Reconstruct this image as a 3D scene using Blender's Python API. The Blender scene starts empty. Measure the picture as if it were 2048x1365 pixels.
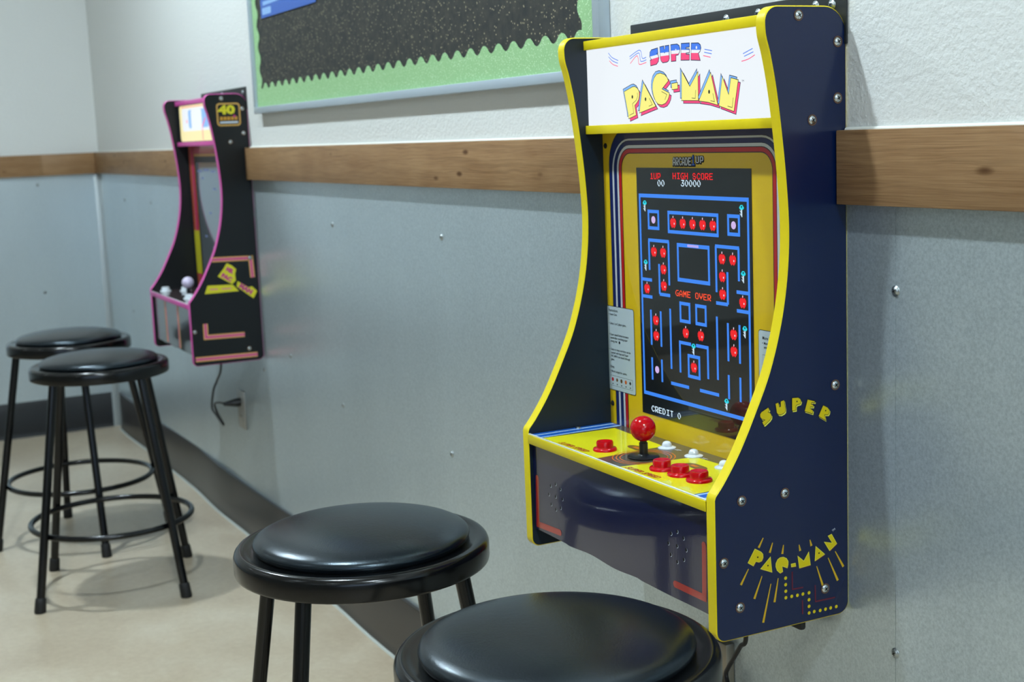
import bpy, bmesh, math, random
from mathutils import Vector, Matrix

# ------------------------------------------------------------------ camera, world, exposure
scene = bpy.context.scene
COL = scene.collection
cam_data = bpy.data.cameras.new('camera')
cam = bpy.data.objects.new('camera', cam_data)
COL.objects.link(cam)
CAM = Vector((1.7683, -1.0997, 1.1678))
FWD = Vector((-0.8834, 0.4441, -0.1495)).normalized()
RGT = Vector((0.4543, 0.8899, -0.0408)).normalized()
UPV = RGT.cross(FWD).normalized()
RGT = FWD.cross(UPV).normalized()
cam.matrix_world = Matrix(((RGT.x, UPV.x, -FWD.x, CAM.x), (RGT.y, UPV.y, -FWD.y, CAM.y),
                           (RGT.z, UPV.z, -FWD.z, CAM.z), (0, 0, 0, 1)))
cam_data.sensor_width = 36.0
cam_data.lens = 2768.33 / 2048 * 36.0
cam_data.clip_start = 0.02
cam_data.dof.use_dof = True
cam_data.dof.focus_distance = 1.72
cam_data.dof.aperture_fstop = 8.0
scene.camera = cam

world = bpy.data.worlds.new('world')
scene.world = world
world.use_nodes = True
world.node_tree.nodes['Background'].inputs[0].default_value = (0.52, 0.70, 0.95, 1)
world.node_tree.nodes['Background'].inputs[1].default_value = 2.4

LAMP_STRENGTH = 1400.0          # wall-side row
ROOM_LAMP_STRENGTH = 130.0
LAMP_COLOR = (0.77, 0.92, 1.0)
vs = scene.view_settings
vs.view_transform = 'Standard'
vs.look = 'None'
vs.gamma = 1.0
vs.use_curve_mapping = False
vs.exposure = 0.22

# ------------------------------------------------------------------ sizes
XF, XR = -4.155, 4.2          # far-left wall, wall behind the camera's right
YB = -5.6                     # opposite wall
ZC = 2.75                     # ceiling
BOARD_Z0, BOARD_Z1, BOARD_T = 1.0675, 1.1538, 0.019
W, T = 0.48, 0.016            # cabinet width, side panel thickness
CAB_Z = 0.5629
FAR_X, FAR_Z = -2.4448, 0.5676

# ------------------------------------------------------------------ helpers
def lin(h):
    if isinstance(h, str):
        h = h.lstrip('#')
        c = [int(h[i:i + 2], 16) / 255 for i in (0, 2, 4)]
    else:
        c = [v / 255 for v in h]
    return tuple(((v / 12.92) if v <= 0.04045 else ((v + 0.055) / 1.055) ** 2.4) for v in c) + (1.0,)

MATS = {}
def mat(name, color='808080', rough=0.5, metal=0.0, coat=0.0, coat_rough=0.03, spec=0.5, emit=0.0, emit_color=None):
    m = bpy.data.materials.new(name)
    m.use_nodes = True
    b = m.node_tree.nodes['Principled BSDF']
    c = lin(color)
    b.inputs['Base Color'].default_value = c
    b.inputs['Roughness'].default_value = rough
    b.inputs['Metallic'].default_value = metal
    b.inputs['Coat Weight'].default_value = coat
    b.inputs['Coat Roughness'].default_value = coat_rough
    b.inputs['Specular IOR Level'].default_value = spec
    if emit:
        b.inputs['Emission Color'].default_value = lin(emit_color) if emit_color else c
        b.inputs['Emission Strength'].default_value = emit
    MATS[name] = m
    return m

def nodes(m):
    nt = m.node_tree
    return nt, nt.nodes['Principled BSDF']

def coords(nt, scale=(1, 1, 1), kind='Object'):
    tc = nt.nodes.new('ShaderNodeTexCoord')
    mp = nt.nodes.new('ShaderNodeMapping')
    mp.inputs['Scale'].default_value = scale
    nt.links.new(tc.outputs[kind], mp.inputs['Vector'])
    return mp.outputs['Vector']

def noise(nt, vec, scale, detail=4.0, rough=0.55, dist=0.0):
    n = nt.nodes.new('ShaderNodeTexNoise')
    n.inputs['Scale'].default_value = scale
    n.inputs['Detail'].default_value = detail
    n.inputs['Roughness'].default_value = rough
    n.inputs['Distortion'].default_value = dist
    nt.links.new(vec, n.inputs['Vector'])
    return n.outputs['Fac']

def ramp(nt, fac, stops):
    r = nt.nodes.new('ShaderNodeValToRGB')
    e = r.color_ramp.elements
    while len(e) < len(stops):
        e.new(0.5)
    for el, (p, c) in zip(e, stops):
        el.position = p
        el.color = lin(c) if isinstance(c, (str, tuple)) and not isinstance(c, float) else (c, c, c, 1)
    nt.links.new(fac, r.inputs['Fac'])
    return r.outputs['Color']

def bump(nt, b, height, strength=0.3, dist=0.002):
    n = nt.nodes.new('ShaderNodeBump')
    n.inputs['Strength'].default_value = strength
    n.inputs['Distance'].default_value = dist
    nt.links.new(height, n.inputs['Height'])
    nt.links.new(n.outputs['Normal'], b.inputs['Normal'])
    return n

def mix(nt, fac, a, b_, mode='MIX'):
    n = nt.nodes.new('ShaderNodeMix')
    n.data_type = 'RGBA'
    n.blend_type = mode
    if isinstance(fac, float):
        n.inputs[0].default_value = fac
    else:
        nt.links.new(fac, n.inputs[0])
    for i, v in ((6, a), (7, b_)):
        if isinstance(v, tuple):
            n.inputs[i].default_value = v
        else:
            nt.links.new(v, n.inputs[i])
    return n.outputs[2]

# ------------------------------------------------------------------ materials
def m_wall():
    m = mat('white_plaster', 'D9DAD7', 0.75, spec=0.25)
    nt, b = nodes(m)
    v = coords(nt)
    n1 = noise(nt, v, 130, 3, 0.6)
    n2 = noise(nt, v, 60, 2, 0.5)
    h = mix(nt, 0.35, ramp(nt, n1, [(0.35, '000000'), (0.7, 'FFFFFF')]), ramp(nt, n2, [(0.3, '000000'), (0.7, 'FFFFFF')]))
    bump(nt, b, h, 0.42, 0.0022)
m_wall()

def m_metal():
    m = mat('galvanised_steel', 'A0A6A6', 0.36, 0.6)
    nt, b = nodes(m)
    v = coords(nt)
    sp = noise(nt, v, 300, 4, 0.7)
    col = ramp(nt, sp, [(0.3, 'AEBCC2'), (0.7, 'DAE6EB')])
    big = noise(nt, coords(nt, (1.3, 1.3, 0.5)), 3.0, 3)
    col = mix(nt, 0.25, col, ramp(nt, big, [(0.3, 'B4BDC0'), (0.7, 'D0DADE')]))
    nt.links.new(col, b.inputs['Base Color'])
    r = ramp(nt, sp, [(0.2, '5A5A5A'), (0.8, '6E6E6E')])
    rg = nt.nodes.new('ShaderNodeSeparateColor')
    nt.links.new(r, rg.inputs[0])
    mr = nt.nodes.new('ShaderNodeMapRange')
    mr.inputs['To Min'].default_value = 0.26
    mr.inputs['To Max'].default_value = 0.38
    nt.links.new(sp, mr.inputs['Value'])
    nt.links.new(mr.outputs[0], b.inputs['Roughness'])
    n2 = noise(nt, v, 420, 2)
    bump(nt, b, n2, 0.10, 0.0006)
m_metal()

def m_wood():
    m = mat('stained_pine', '8A6440', 0.5, spec=0.35)
    nt, b = nodes(m)
    warp = nt.nodes.new('ShaderNodeTexNoise')
    warp.inputs['Scale'].default_value = 5.0
    warp.inputs['Detail'].default_value = 2.0
    nt.links.new(coords(nt, (1.4, 1.4, 5.0)), warp.inputs['Vector'])
    tc = nt.nodes.new('ShaderNodeTexCoord')
    add = nt.nodes.new('ShaderNodeVectorMath'); add.operation = 'MULTIPLY_ADD'
    nt.links.new(warp.outputs['Color'], add.inputs[0])
    add.inputs[1].default_value = (0.0, 0.0, 0.022)
    nt.links.new(tc.outputs['Object'], add.inputs[2])
    mp = nt.nodes.new('ShaderNodeMapping')
    mp.inputs['Scale'].default_value = (0.7, 0.7, 26.0)
    nt.links.new(add.outputs[0], mp.inputs['Vector'])
    g = noise(nt, mp.outputs['Vector'], 7.0, 6, 0.65)
    col = ramp(nt, g, [(0.28, '7A5737'), (0.5, '98734D'), (0.72, 'AC8860')])
    fine = noise(nt, coords(nt, (3, 3, 160)), 4.0, 3)
    col = mix(nt, 0.35, col, ramp(nt, fine, [(0.35, '6E4E33'), (0.65, 'B3916A')]))
    blot = noise(nt, coords(nt, (3, 3, 7)), 2.5, 3)
    col = mix(nt, 0.22, col, ramp(nt, blot, [(0.35, '6E4A2A'), (0.65, 'A78762')]))
    mp2 = nt.nodes.new('ShaderNodeMapping')
    mp2.inputs['Scale'].default_value = (0.35, 0.35, 48.0)
    nt.links.new(add.outputs[0], mp2.inputs['Vector'])
    vein = noise(nt, mp2.outputs['Vector'], 3.0, 3, 0.5)
    col = mix(nt, ramp(nt, vein, [(0.36, '8C8C8C'), (0.46, '000000')]), col, lin('5E4026'))
    vo = nt.nodes.new('ShaderNodeTexVoronoi')
    vo.inputs['Scale'].default_value = 1.0
    nt.links.new(coords(nt, (6.5, 6.5, 17.0)), vo.inputs['Vector'])
    k = ramp(nt, vo.outputs['Distance'], [(0.04, 'FFFFFF'), (0.11, '000000')])
    col = mix(nt, k, col, lin('5A3A1E'))
    nt.links.new(col, b.inputs['Base Color'])
    bump(nt, b, mix(nt, 0.5, g_rgb(nt, g), g_rgb(nt, fine)), 0.25, 0.0015)
def g_rgb(nt, f):
    c = nt.nodes.new('ShaderNodeCombineColor')
    for i in range(3):
        nt.links.new(f, c.inputs[i])
    return c.outputs[0]
m_wood()

def m_floor():
    m = mat('polished_concrete', 'A39A86', 0.3, spec=0.5)
    nt, b = nodes(m)
    v = coords(nt)
    n1 = noise(nt, v, 3.2, 8, 0.65, 0.4)
    n2 = noise(nt, v, 55, 4, 0.7)
    c = ramp(nt, n1, [(0.28, 'A4917A'), (0.5, 'B9A992'), (0.72, 'C9BEAB')])
    c = mix(nt, 0.3, c, ramp(nt, n2, [(0.3, '9E8C72'), (0.7, 'C9BDA6')]))
    nt.links.new(c, b.inputs['Base Color'])
    mr = nt.nodes.new('ShaderNodeMapRange')
    mr.inputs['To Min'].default_value = 0.2
    mr.inputs['To Max'].default_value = 0.5
    nt.links.new(n1, mr.inputs['Value'])
    nt.links.new(mr.outputs[0], b.inputs['Roughness'])
    bump(nt, b, n2, 0.05, 0.001)
m_floor()

def m_glitter(name, base, specks, scale, thr, rough=0.6):
    m = mat(name, base, rough)
    nt, b = nodes(m)
    vo = nt.nodes.new('ShaderNodeTexVoronoi')
    vo.inputs['Scale'].default_value = scale
    nt.links.new(coords(nt), vo.inputs['Vector'])
    sp = ramp(nt, vo.outputs['Distance'], [(thr, 'FFFFFF'), (thr + 0.12, '000000')])
    sep = nt.nodes.new('ShaderNodeSeparateColor')
    nt.links.new(vo.outputs['Color'], sep.inputs[0])
    gate = ramp(nt, sep.outputs[0], [(0.5, '000000'), (0.62, 'FFFFFF')])
    f = mix(nt, 1.0, sp, gate, 'MULTIPLY')
    n = noise(nt, coords(nt), 60, 4)
    basec = mix(nt, 0.08, lin(base), ramp(nt, n, [(0.3, base), (0.8, specks)]))
    nt.links.new(mix(nt, f, basec, lin(specks)), b.inputs['Base Color'])
m_glitter('black_glitter_paper', '1A1E21', 'B9AE8C', 170, 0.16)
m_glitter('green_glitter_paper', '92BE86', 'D2EAC6', 330, 0.25)

def m_vinyl():
    m = mat('black_vinyl', '080D12', 0.26, spec=0.62)
    nt, b = nodes(m)
    b.inputs['Specular Tint'].default_value = (0.70, 0.88, 1.0, 1)  # bluish sheen of reflected daylight put into the specular colour
    v = coords(nt)
    n1 = noise(nt, v, 420, 3)
    n2 = noise(nt, v, 60, 3, 0.6, 1.0)
    bump(nt, b, mix(nt, 0.4, g_rgb(nt, n1), g_rgb(nt, n2)), 0.2, 0.0014)
m_vinyl()

def m_gloss_board(name, color, rough=0.4, coat=1.0, cr=0.03, wob=0.06):
    m = mat(name, color, rough, coat=coat, coat_rough=cr)
    nt, b = nodes(m)
    n = noise(nt, coords(nt), 260, 2)
    bp = nt.nodes.new('ShaderNodeBump')
    bp.inputs['Strength'].default_value = wob
    bp.inputs['Distance'].default_value = 0.0008
    nt.links.new(n, bp.inputs['Height'])
    nt.links.new(bp.outputs['Normal'], b.inputs['Coat Normal'])
    return m

mat('taupe_paint', 'A3A29C', 0.8, spec=0.2)
mat('ceiling_white', 'CFD0CC', 0.9, spec=0.1)
mat('black_base', '1C1D1E', 0.32, spec=0.5)
mat('grey_base', '332F2C', 0.30, spec=0.5)
mat('caulk', 'B9BDB6', 0.5)
def m_glass():
    m = mat('window_glass', 'FFFFFF', 0.0)
    nt, b = nodes(m)
    out = [n for n in nt.nodes if n.type == 'OUTPUT_MATERIAL'][0]
    tr = nt.nodes.new('ShaderNodeBsdfTransparent')
    gl = nt.nodes.new('ShaderNodeBsdfGlossy')
    gl.inputs['Roughness'].default_value = 0.02
    fr = nt.nodes.new('ShaderNodeFresnel')
    mx = nt.nodes.new('ShaderNodeMixShader')
    nt.links.new(fr.outputs[0], mx.inputs[0])
    nt.links.new(tr.outputs[0], mx.inputs[1])
    nt.links.new(gl.outputs[0], mx.inputs[2])
    nt.links.new(mx.outputs[0], out.inputs[0])
    nt.nodes.remove(b)
m_glass()
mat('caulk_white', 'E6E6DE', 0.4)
mat('alu', 'B3C0CB', 0.42, 0.25)
mat('corner_strip', 'B7BEC0', 0.4, 0.5)
mat('black_paint', '060708', 0.2, spec=0.42)
mat('rubber', '0B0B0C', 0.6)
mat('chrome', 'C9D0D2', 0.18, 1.0)
mat('zinc', 'B5BDC0', 0.3, 1.0)
mat('dark_hole', '050505', 0.8)
mat('mdf_hole', '5A4030', 0.8)
mat('steel_black', '191D1F', 0.45)
mat('cable', '0A0A0A', 0.4)
mat('outlet_ivory', 'A9A8A2', 0.35, 0.4)
mat('outlet_steel', 'A59E93', 0.3, 1.0)
mat('blue_sheet', '3F66B8', 0.5)
mat('blue_sheet_light', '8FB6E6', 0.5)

mat('navy_side', '05163A', 0.22, spec=0.5)
mat('navy_inside', '0B1B28', 0.42, spec=0.4)
m_gloss_board('navy_gloss', '08123C', 0.3, 1.0, 0.02)
mat('yellow_trim', 'E3CC10', 0.38, spec=0.4)
m_gloss_board('bezel_yellow', 'DDB80A', 0.4, 0.8, 0.03, 0.0)
m_gloss_board('p_navy', '0E1F5C', 0.4, 0.8, 0.03, 0.0)
m_gloss_board('p_white', 'C8CDD2', 0.4, 0.8, 0.03, 0.0)
m_gloss_board('p_red', 'B80F16', 0.4, 0.8, 0.03, 0.0)
m_gloss_board('p_black', '08080A', 0.4, 0.8, 0.03, 0.0)
m_gloss_board('p_card', 'BCCBD2', 0.4, 0.8, 0.03, 0.0)
m_gloss_board('p_text', '1A1F26', 0.4, 0.8, 0.03, 0.0)
m_gloss_board('p_blue', '1C55C0', 0.4, 0.8, 0.03, 0.0)
m_gloss_board('deck_reflect', '4A4336', 0.4, 0.55, 0.03, 0.0)  # dark deck base, browned in colour to imitate the yellow bezel's reflection
m_gloss_board('deck_yellow', 'D8D204', 0.4, 0.55, 0.03, 0.0)
m_gloss_board('deck_blue', '0B57B4', 0.4, 0.55, 0.03, 0.0)
m_gloss_board('deck_pale', 'A8CBE6', 0.4, 0.55, 0.03, 0.0)
m_gloss_board('deck_brown', '6A4A20', 0.4, 0.55, 0.03, 0.0)
m_gloss_board('deck_orange', 'D4661A', 0.4, 0.55, 0.03, 0.0)
m_gloss_board('deck_red', 'A8301A', 0.4, 0.55, 0.03, 0.0)
m_gloss_board('kick_red', 'A8201C', 0.3, 1.0, 0.02)
mat('acrylic', 'D8DEDC', 0.15, spec=0.6)
mat('s_yellow', 'C9B400', 0.45, spec=0.35)
mat('s_pale', 'D9D24A', 0.45, spec=0.35)
mat('s_ray', 'C09A10', 0.45, spec=0.35)
mat('s_maroon', '5A1426', 0.45, spec=0.35)
mat('s_black', '05070C', 0.45, spec=0.35)
mat('s_white', 'C9D4E0', 0.45)
mat('red_button', 'B80410', 0.14, spec=0.45)
mat('white_button', 'D5DCE2', 0.2, coat=0.6)
mat('joy_black', '14171A', 0.3)
mat('lilac_ball', 'CFC3DE', 0.2, coat=0.6)
def lit(name, color, s):
    mat(name, '101010', 0.3, emit=s, emit_color=color)
lit('q_white', 'F2F9FF', 0.82)
lit('q_yellow', 'FDF686', 0.84)
lit('q_blue', '3F78E6', 0.95)
lit('q_sky', '7FB4F2', 0.95)
lit('q_pink', 'F0487E', 0.95)
lit('q_navy', '14305F', 0.6)
lit('q_ink', '14201A', 0.5)
lit('q_cream', 'FBF0B4', 0.84)
lit('t_blue', '3C86F2', 0.85)
lit('t_red', 'EE1620', 0.85)
lit('t_white', 'D4EEFF', 0.85)
lit('t_cyan', '22D6E8', 0.85)
lit('t_lilac', 'D2B6EA', 0.85)
lit('t_orange', 'F04A28', 0.95)
lit('t_dimblue', '6A7FB0', 0.5)
mat('screen_glass', '07090A', 0.25, coat=1.0, coat_rough=0.02, emit=0.012, emit_color='8090A0')
# far cabinet
mat('far_black', '0D1113', 0.4, spec=0.35)
mat('far_pink', 'D04FA0', 0.4)
m_gloss_board('far_kick', '14171A', 0.3, 1.0, 0.03)
m_gloss_board('far_red', 'B01238', 0.4, 0.8, 0.03, 0.0)
m_gloss_board('far_orange', 'C08A20', 0.4, 0.8, 0.03, 0.0)
m_gloss_board('far_yellow', 'C8BE1E', 0.4, 0.8, 0.03, 0.0)
mat('far_tan', 'C79A4C', 0.45)
mat('far_salmon', 'D87A86', 0.45)
mat('far_magenta', 'B8287C', 0.45)
mat('far_plaque', 'D0C81E', 0.45)
m_gloss_board('far_deck', '3A2A2C', 0.4, 1.0, 0.03, 0.0)
mat('far_glass', '181C1F', 0.12, coat=1.0, coat_rough=0.02, emit=0.13, emit_color='8FA4AC')  # grey-blue glow stands in for the wall reflected in the screen
mat('lamp_ring', 'E4E4E0', 0.5)
for nm, st in (('lamp_glow', LAMP_STRENGTH), ('lamp_glow_room', ROOM_LAMP_STRENGTH)):
    m = mat(nm, 'FFFFFF', 0.5, emit=1.0)
    nodes(m)[1].inputs['Emission Color'].default_value = LAMP_COLOR + (1,)
    nodes(m)[1].inputs['Emission Strength'].default_value = st

# ------------------------------------------------------------------ mesh helpers
def link(name, me, parent=None, mats=(), smooth=False, angle=35):
    o = bpy.data.objects.new(name, me)
    COL.objects.link(o)
    for k in mats:
        me.materials.append(MATS[k])
    if smooth:
        me.polygons.foreach_set('use_smooth', [True] * len(me.polygons))
        try:
            me.set_sharp_from_angle(angle=math.radians(angle))
        except Exception:
            pass
    if parent:
        o.parent = parent
    return o

def from_bm(name, bm, m, parent=None, smooth=False, angle=35):
    bmesh.ops.recalc_face_normals(bm, faces=bm.faces)
    me = bpy.data.meshes.new(name)
    bm.to_mesh(me)
    bm.free()
    return link(name, me, parent, [m] if isinstance(m, str) else m, smooth, angle)

def bm_box(bm, x0, x1, y0, y1, z0, z1, bevel=0.0, mi=0):
    vs_ = [bm.verts.new((x, y, z)) for x in (x0, x1) for y in (y0, y1) for z in (z0, z1)]
    f = []
    for q in ((0, 1, 3, 2), (4, 6, 7, 5), (0, 4, 5, 1), (2, 3, 7, 6), (0, 2, 6, 4), (1, 5, 7, 3)):
        f.append(bm.faces.new([vs_[i] for i in q]))
    for ff in f:
        ff.material_index = mi
    if bevel:
        es = list({e for ff in f for e in ff.edges})
        bmesh.ops.bevel(bm, geom=es, offset=bevel, segments=2, profile=0.5, affect='EDGES')

def box(name, m, x0, x1, y0, y1, z0, z1, parent=None, bevel=0.0):
    bm = bmesh.new()
    bm_box(bm, x0, x1, y0, y1, z0, z1, bevel)
    return from_bm(name, bm, m, parent, smooth=bool(bevel))

def bm_lathe(bm, prof, seg=32, at=(0, 0, 0), axis='z', mi=0):
    """prof: list of (r, h). axis z up, or 'x' / 'y-' for screws facing +x / -y"""
    def place(r, h, a):
        c, s = r * math.cos(a), r * math.sin(a)
        if axis == 'z':
            p = (c, s, h)
        elif axis == 'x':
            p = (h, c, s)
        else:
            p = (c, -h, s)
        return (p[0] + at[0], p[1] + at[1], p[2] + at[2])
    rings = []
    for r, h in prof:
        if r < 1e-6:
            rings.append([bm.verts.new(place(0, h, 0))])
        else:
            rings.append([bm.verts.new(place(r, h, 2 * math.pi * i / seg)) for i in range(seg)])
    for a, b in zip(rings, rings[1:]):
        if len(a) == 1 and len(b) == 1:
            continue
        for i in range(seg):
            j = (i + 1) % seg
            if len(a) == 1:
                f = bm.faces.new((a[0], b[i], b[j]))
            elif len(b) == 1:
                f = bm.faces.new((a[i], a[j], b[0]))
            else:
                f = bm.faces.new((a[i], a[j], b[j], b[i]))
            f.material_index = mi

def lathe(name, m, prof, seg=32, parent=None, at=(0, 0, 0), axis='z', angle=40):
    bm = bmesh.new()
    bm_lathe(bm, prof, seg, at, axis)
    return from_bm(name, bm, m, parent, smooth=True, angle=angle)

def bm_tube(bm, pts, r, seg=12, closed=False, cap=True, mi=0):
    pts = [Vector(p) for p in pts]
    n = len(pts)
    rings = []
    prev = None
    for i, p in enumerate(pts):
        a = pts[i - 1] if (i or closed) else p
        b = pts[(i + 1) % n] if (i < n - 1 or closed) else p
        d = (b - a).normalized()
        ref = prev if prev is not None else (Vector((0, 0, 1)) if abs(d.z) < 0.9 else Vector((1, 0, 0)))
        u = d.cross(ref).normalized() if prev is None else (ref - d * ref.dot(d)).normalized()
        prev = u
        w = d.cross(u)
        rr = r[i] if isinstance(r, (list, tuple)) else r
        rings.append([bm.verts.new(p + (u * math.cos(2 * math.pi * k / seg) + w * math.sin(2 * math.pi * k / seg)) * rr) for k in range(seg)])
    m_ = n if closed else n - 1
    for i in range(m_):
        a, b = rings[i], rings[(i + 1) % n]
        for k in range(seg):
            j = (k + 1) % seg
            bm.faces.new((a[k], a[j], b[j], b[k])).material_index = mi
    if cap and not closed:
        bm.faces.new(rings[0][::-1]).material_index = mi
        bm.faces.new(rings[-1]).material_index = mi

def tube(name, m, pts, r, seg=12, closed=False, parent=None):
    bm = bmesh.new()
    bm_tube(bm, pts, r, seg, closed)
    return from_bm(name, bm, m, parent, smooth=True, angle=50)

def catmull(pts, n=8, closed=False):
    P = [Vector(p) for p in pts]
    out = []
    L = len(P)
    rng = range(L if closed else L - 1)
    for i in rng:
        p0 = P[(i - 1) % L] if (i or closed) else P[0]
        p1, p2 = P[i], P[(i + 1) % L]
        p3 = P[(i + 2) % L] if (i + 2 < L or closed) else P[-1]
        for k in range(n):
            t = k / n
            out.append(0.5 * ((2 * p1) + (-p0 + p2) * t + (2 * p0 - 5 * p1 + 4 * p2 - p3) * t * t + (-p0 + 3 * p1 - 3 * p2 + p3) * t ** 3))
    if not closed:
        out.append(P[-1])
    return out

def empty(name, loc, rz=0.0):
    o = bpy.data.objects.new(name, None)
    COL.objects.link(o)
    o.location = loc
    o.rotation_euler = (0, 0, rz)
    o.empty_display_size = 0.05
    return o

def tag(o, label=None, cat=None, group=None, kind=None):
    if label: o['label'] = label
    if cat: o['category'] = cat
    if group: o['group'] = group
    if kind: o['kind'] = kind
    return o

def copy_tree(o, parent=None):
    c = o.copy()
    COL.objects.link(c)
    c.parent = parent
    for ch in list(o.children):
        copy_tree(ch, c)
    return c

class Print:
    """flat print: polygons on a plane, in thin layers, several inks in one mesh"""
    def __init__(self, plane, base=0.0003, step=0.00012):
        self.plane, self.base, self.step = plane, base, step
        self.v, self.f, self.mi, self.mats = [], [], [], []
    def ink(self, m):
        if m not in self.mats:
            self.mats.append(m)
        return self.mats.index(m)
    def poly(self, pts, m, layer=0):
        n = len(self.v)
        for p in pts:
            self.v.append(self.plane(p[0], p[1], self.base + layer * self.step))
        self.f.append(list(range(n, n + len(pts))))
        self.mi.append(self.ink(m))
    def rect(self, x0, x1, z0, z1, m, layer=0):
        self.poly([(x0, z0), (x1, z0), (x1, z1), (x0, z1)], m, layer)
    def disc(self, c, r, m, layer=0, n=20, ry=None):
        ry = ry or r
        self.poly([(c[0] + r * math.cos(2 * math.pi * i / n), c[1] + ry * math.sin(2 * math.pi * i / n)) for i in range(n)], m, layer)
    def ring(self, c, r0, r1, m, layer=0, n=32):
        for i in range(n):
            a, b = 2 * math.pi * i / n, 2 * math.pi * (i + 1) / n
            self.poly([(c[0] + r * math.cos(t), c[1] + r * math.sin(t)) for r, t in ((r0, a), (r1, a), (r1, b), (r0, b))], m, layer)
    def rrect(self, x0, x1, z0, z1, r, m, layer=0):
        pts = []
        for cx, cz, a0 in ((x1 - r, z1 - r, 0), (x0 + r, z1 - r, 90), (x0 + r, z0 + r, 180), (x1 - r, z0 + r, 270)):
            for k in range(5):
                a = math.radians(a0 + k * 22.5)
                pts.append((cx + r * math.cos(a), cz + r * math.sin(a)))
        self.poly(pts, m, layer)
    def stroke(self, pts, w, m, layer=0, w1=None, caps=True):
        P = [Vector((p[0], p[1])) for p in pts]
        w1 = w if w1 is None else w1
        n = len(P)
        L, R = [], []
        for i, p in enumerate(P):
            a = (P[i] - P[i - 1]).normalized() if i else (P[1] - P[0]).normalized()
            b = (P[i + 1] - P[i]).normalized() if i < n - 1 else a
            t = (a + b)
            t = t.normalized() if t.length > 1e-6 else a
            nn = Vector((-t.y, t.x))
            k = max(0.45, nn.dot(Vector((-a.y, a.x))))
            ww = (w + (w1 - w) * i / (n - 1)) / 2 / k
            L.append(p + nn * ww)
            R.append(p - nn * ww)
        for i in range(n - 1):
            self.poly([L[i], L[i + 1], R[i + 1], R[i]], m, layer)
    def build(self, name, parent):
        me = bpy.data.meshes.new(name)
        me.from_pydata(self.v, [], self.f)
        me.update()
        o = link(name, me, parent, self.mats)
        me.polygons.foreach_set('material_index', self.mi)
        return o

def area2(p):
    return sum(p[i][0] * p[(i + 1) % len(p)][1] - p[(i + 1) % len(p)][0] * p[i][1] for i in range(len(p)))

def grow(pts, d):
    s = 1 if area2(pts) > 0 else -1
    n = len(pts)
    out = []
    for i in range(n):
        p, a, b = Vector(pts[i]), Vector(pts[i - 1]), Vector(pts[(i + 1) % n])
        e0, e1 = (p - a).normalized(), (b - p).normalized()
        n0, n1 = Vector((e0.y, -e0.x)) * s, Vector((e1.y, -e1.x)) * s
        t = n0 + n1
        t = t.normalized() if t.length > 1e-6 else n0
        k = max(0.4, t.dot(n0))
        out.append(p + t * (d / k))
    return [(q.x, q.y) for q in out]

def shift(pts, dx, dz):
    return [(p[0] + dx, p[1] + dz) for p in pts]

def clip(pts, a, b, keep_above):
    """half-plane clip by the line a-b"""
    def side(p):
        v = (b[0] - a[0]) * (p[1] - a[1]) - (b[1] - a[1]) * (p[0] - a[0])
        return v if keep_above else -v
    out = []
    for i in range(len(pts)):
        p, q = pts[i], pts[(i + 1) % len(pts)]
        sp, sq = side(p), side(q)
        if sp >= 0:
            out.append(p)
        if (sp >= 0) != (sq >= 0):
            t = sp / (sp - sq)
            out.append((p[0] + (q[0] - p[0]) * t, p[1] + (q[1] - p[1]) * t))
    return out

def text_polys(body, size, align='LEFT', bold=0.0, sx=1.0, italic=0.0, spacing=1.0):
    cu = bpy.data.curves.new('txt', 'FONT')
    cu.body = body
    cu.size = size
    cu.align_x = align
    cu.offset = bold
    cu.shear = italic
    cu.space_character = spacing
    cu.resolution_u = 2
    cu.fill_mode = 'FRONT'
    o = bpy.data.objects.new('txt', cu)
    COL.objects.link(o)
    dg = bpy.context.evaluated_depsgraph_get()
    me = o.evaluated_get(dg).to_mesh()
    polys = [[(me.vertices[i].co.x * sx, me.vertices[i].co.y) for i in p.vertices] for p in me.polygons]
    o.evaluated_get(dg).to_mesh_clear()
    bpy.data.objects.remove(o)
    bpy.data.curves.remove(cu)
    return polys

def put_text(pr, body, x, z, size, m, layer=0, ang=0.0, flip=False, **kw):
    ca, sa = math.cos(ang), math.sin(ang)
    for poly in text_polys(body, size, **kw):
        q = []
        for px, pz in poly:
            rx, rz = px * ca - pz * sa, px * sa + pz * ca
            q.append((x - rx if flip else x + rx, z + rz))
        pr.poly(q, m, layer)

# ------------------------------------------------------------------ the room
def slab(name, m, *a, **k):
    o = box(name, m, *a, **k)
    o['kind'] = 'structure'
    return o

floor = slab('floor', 'polished_concrete', XF - 0.1, XR + 0.1, YB - 0.1, 0.1, -0.08, 0.0)
ceiling = slab('ceiling', 'ceiling_white', XF - 0.1, XR + 0.1, YB - 0.1, 0.1, ZC, ZC + 0.08)
wall_back = slab('wall_back', 'white_plaster', XF - 0.1, XR + 0.1, 0.0, 0.1, 0.0, ZC)
wall_left = slab('wall_left', 'white_plaster', XF - 0.1, XF, YB, 0.0, 0.0, ZC)
WY0, WY1, WZ0, WZ1 = -5.0, -1.2, 0.85, 2.35      # unseen window, added to bring bluish daylight from behind the camera
bm = bmesh.new()
bm_box(bm, XR, XR + 0.1, YB, WY0, 0.0, ZC)
bm_box(bm, XR, XR + 0.1, WY1, 0.0, 0.0, ZC)
bm_box(bm, XR, XR + 0.1, WY0, WY1, 0.0, WZ0)
bm_box(bm, XR, XR + 0.1, WY0, WY1, WZ1, ZC)
wall_right = from_bm('wall_right', bm, 'taupe_paint')
wall_right['kind'] = 'structure'
window = empty('added_window_1', (XR, (WY0 + WY1) / 2, WZ0))
window['kind'] = 'structure'
yc = (WY0 + WY1) / 2
wn = 4
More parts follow.
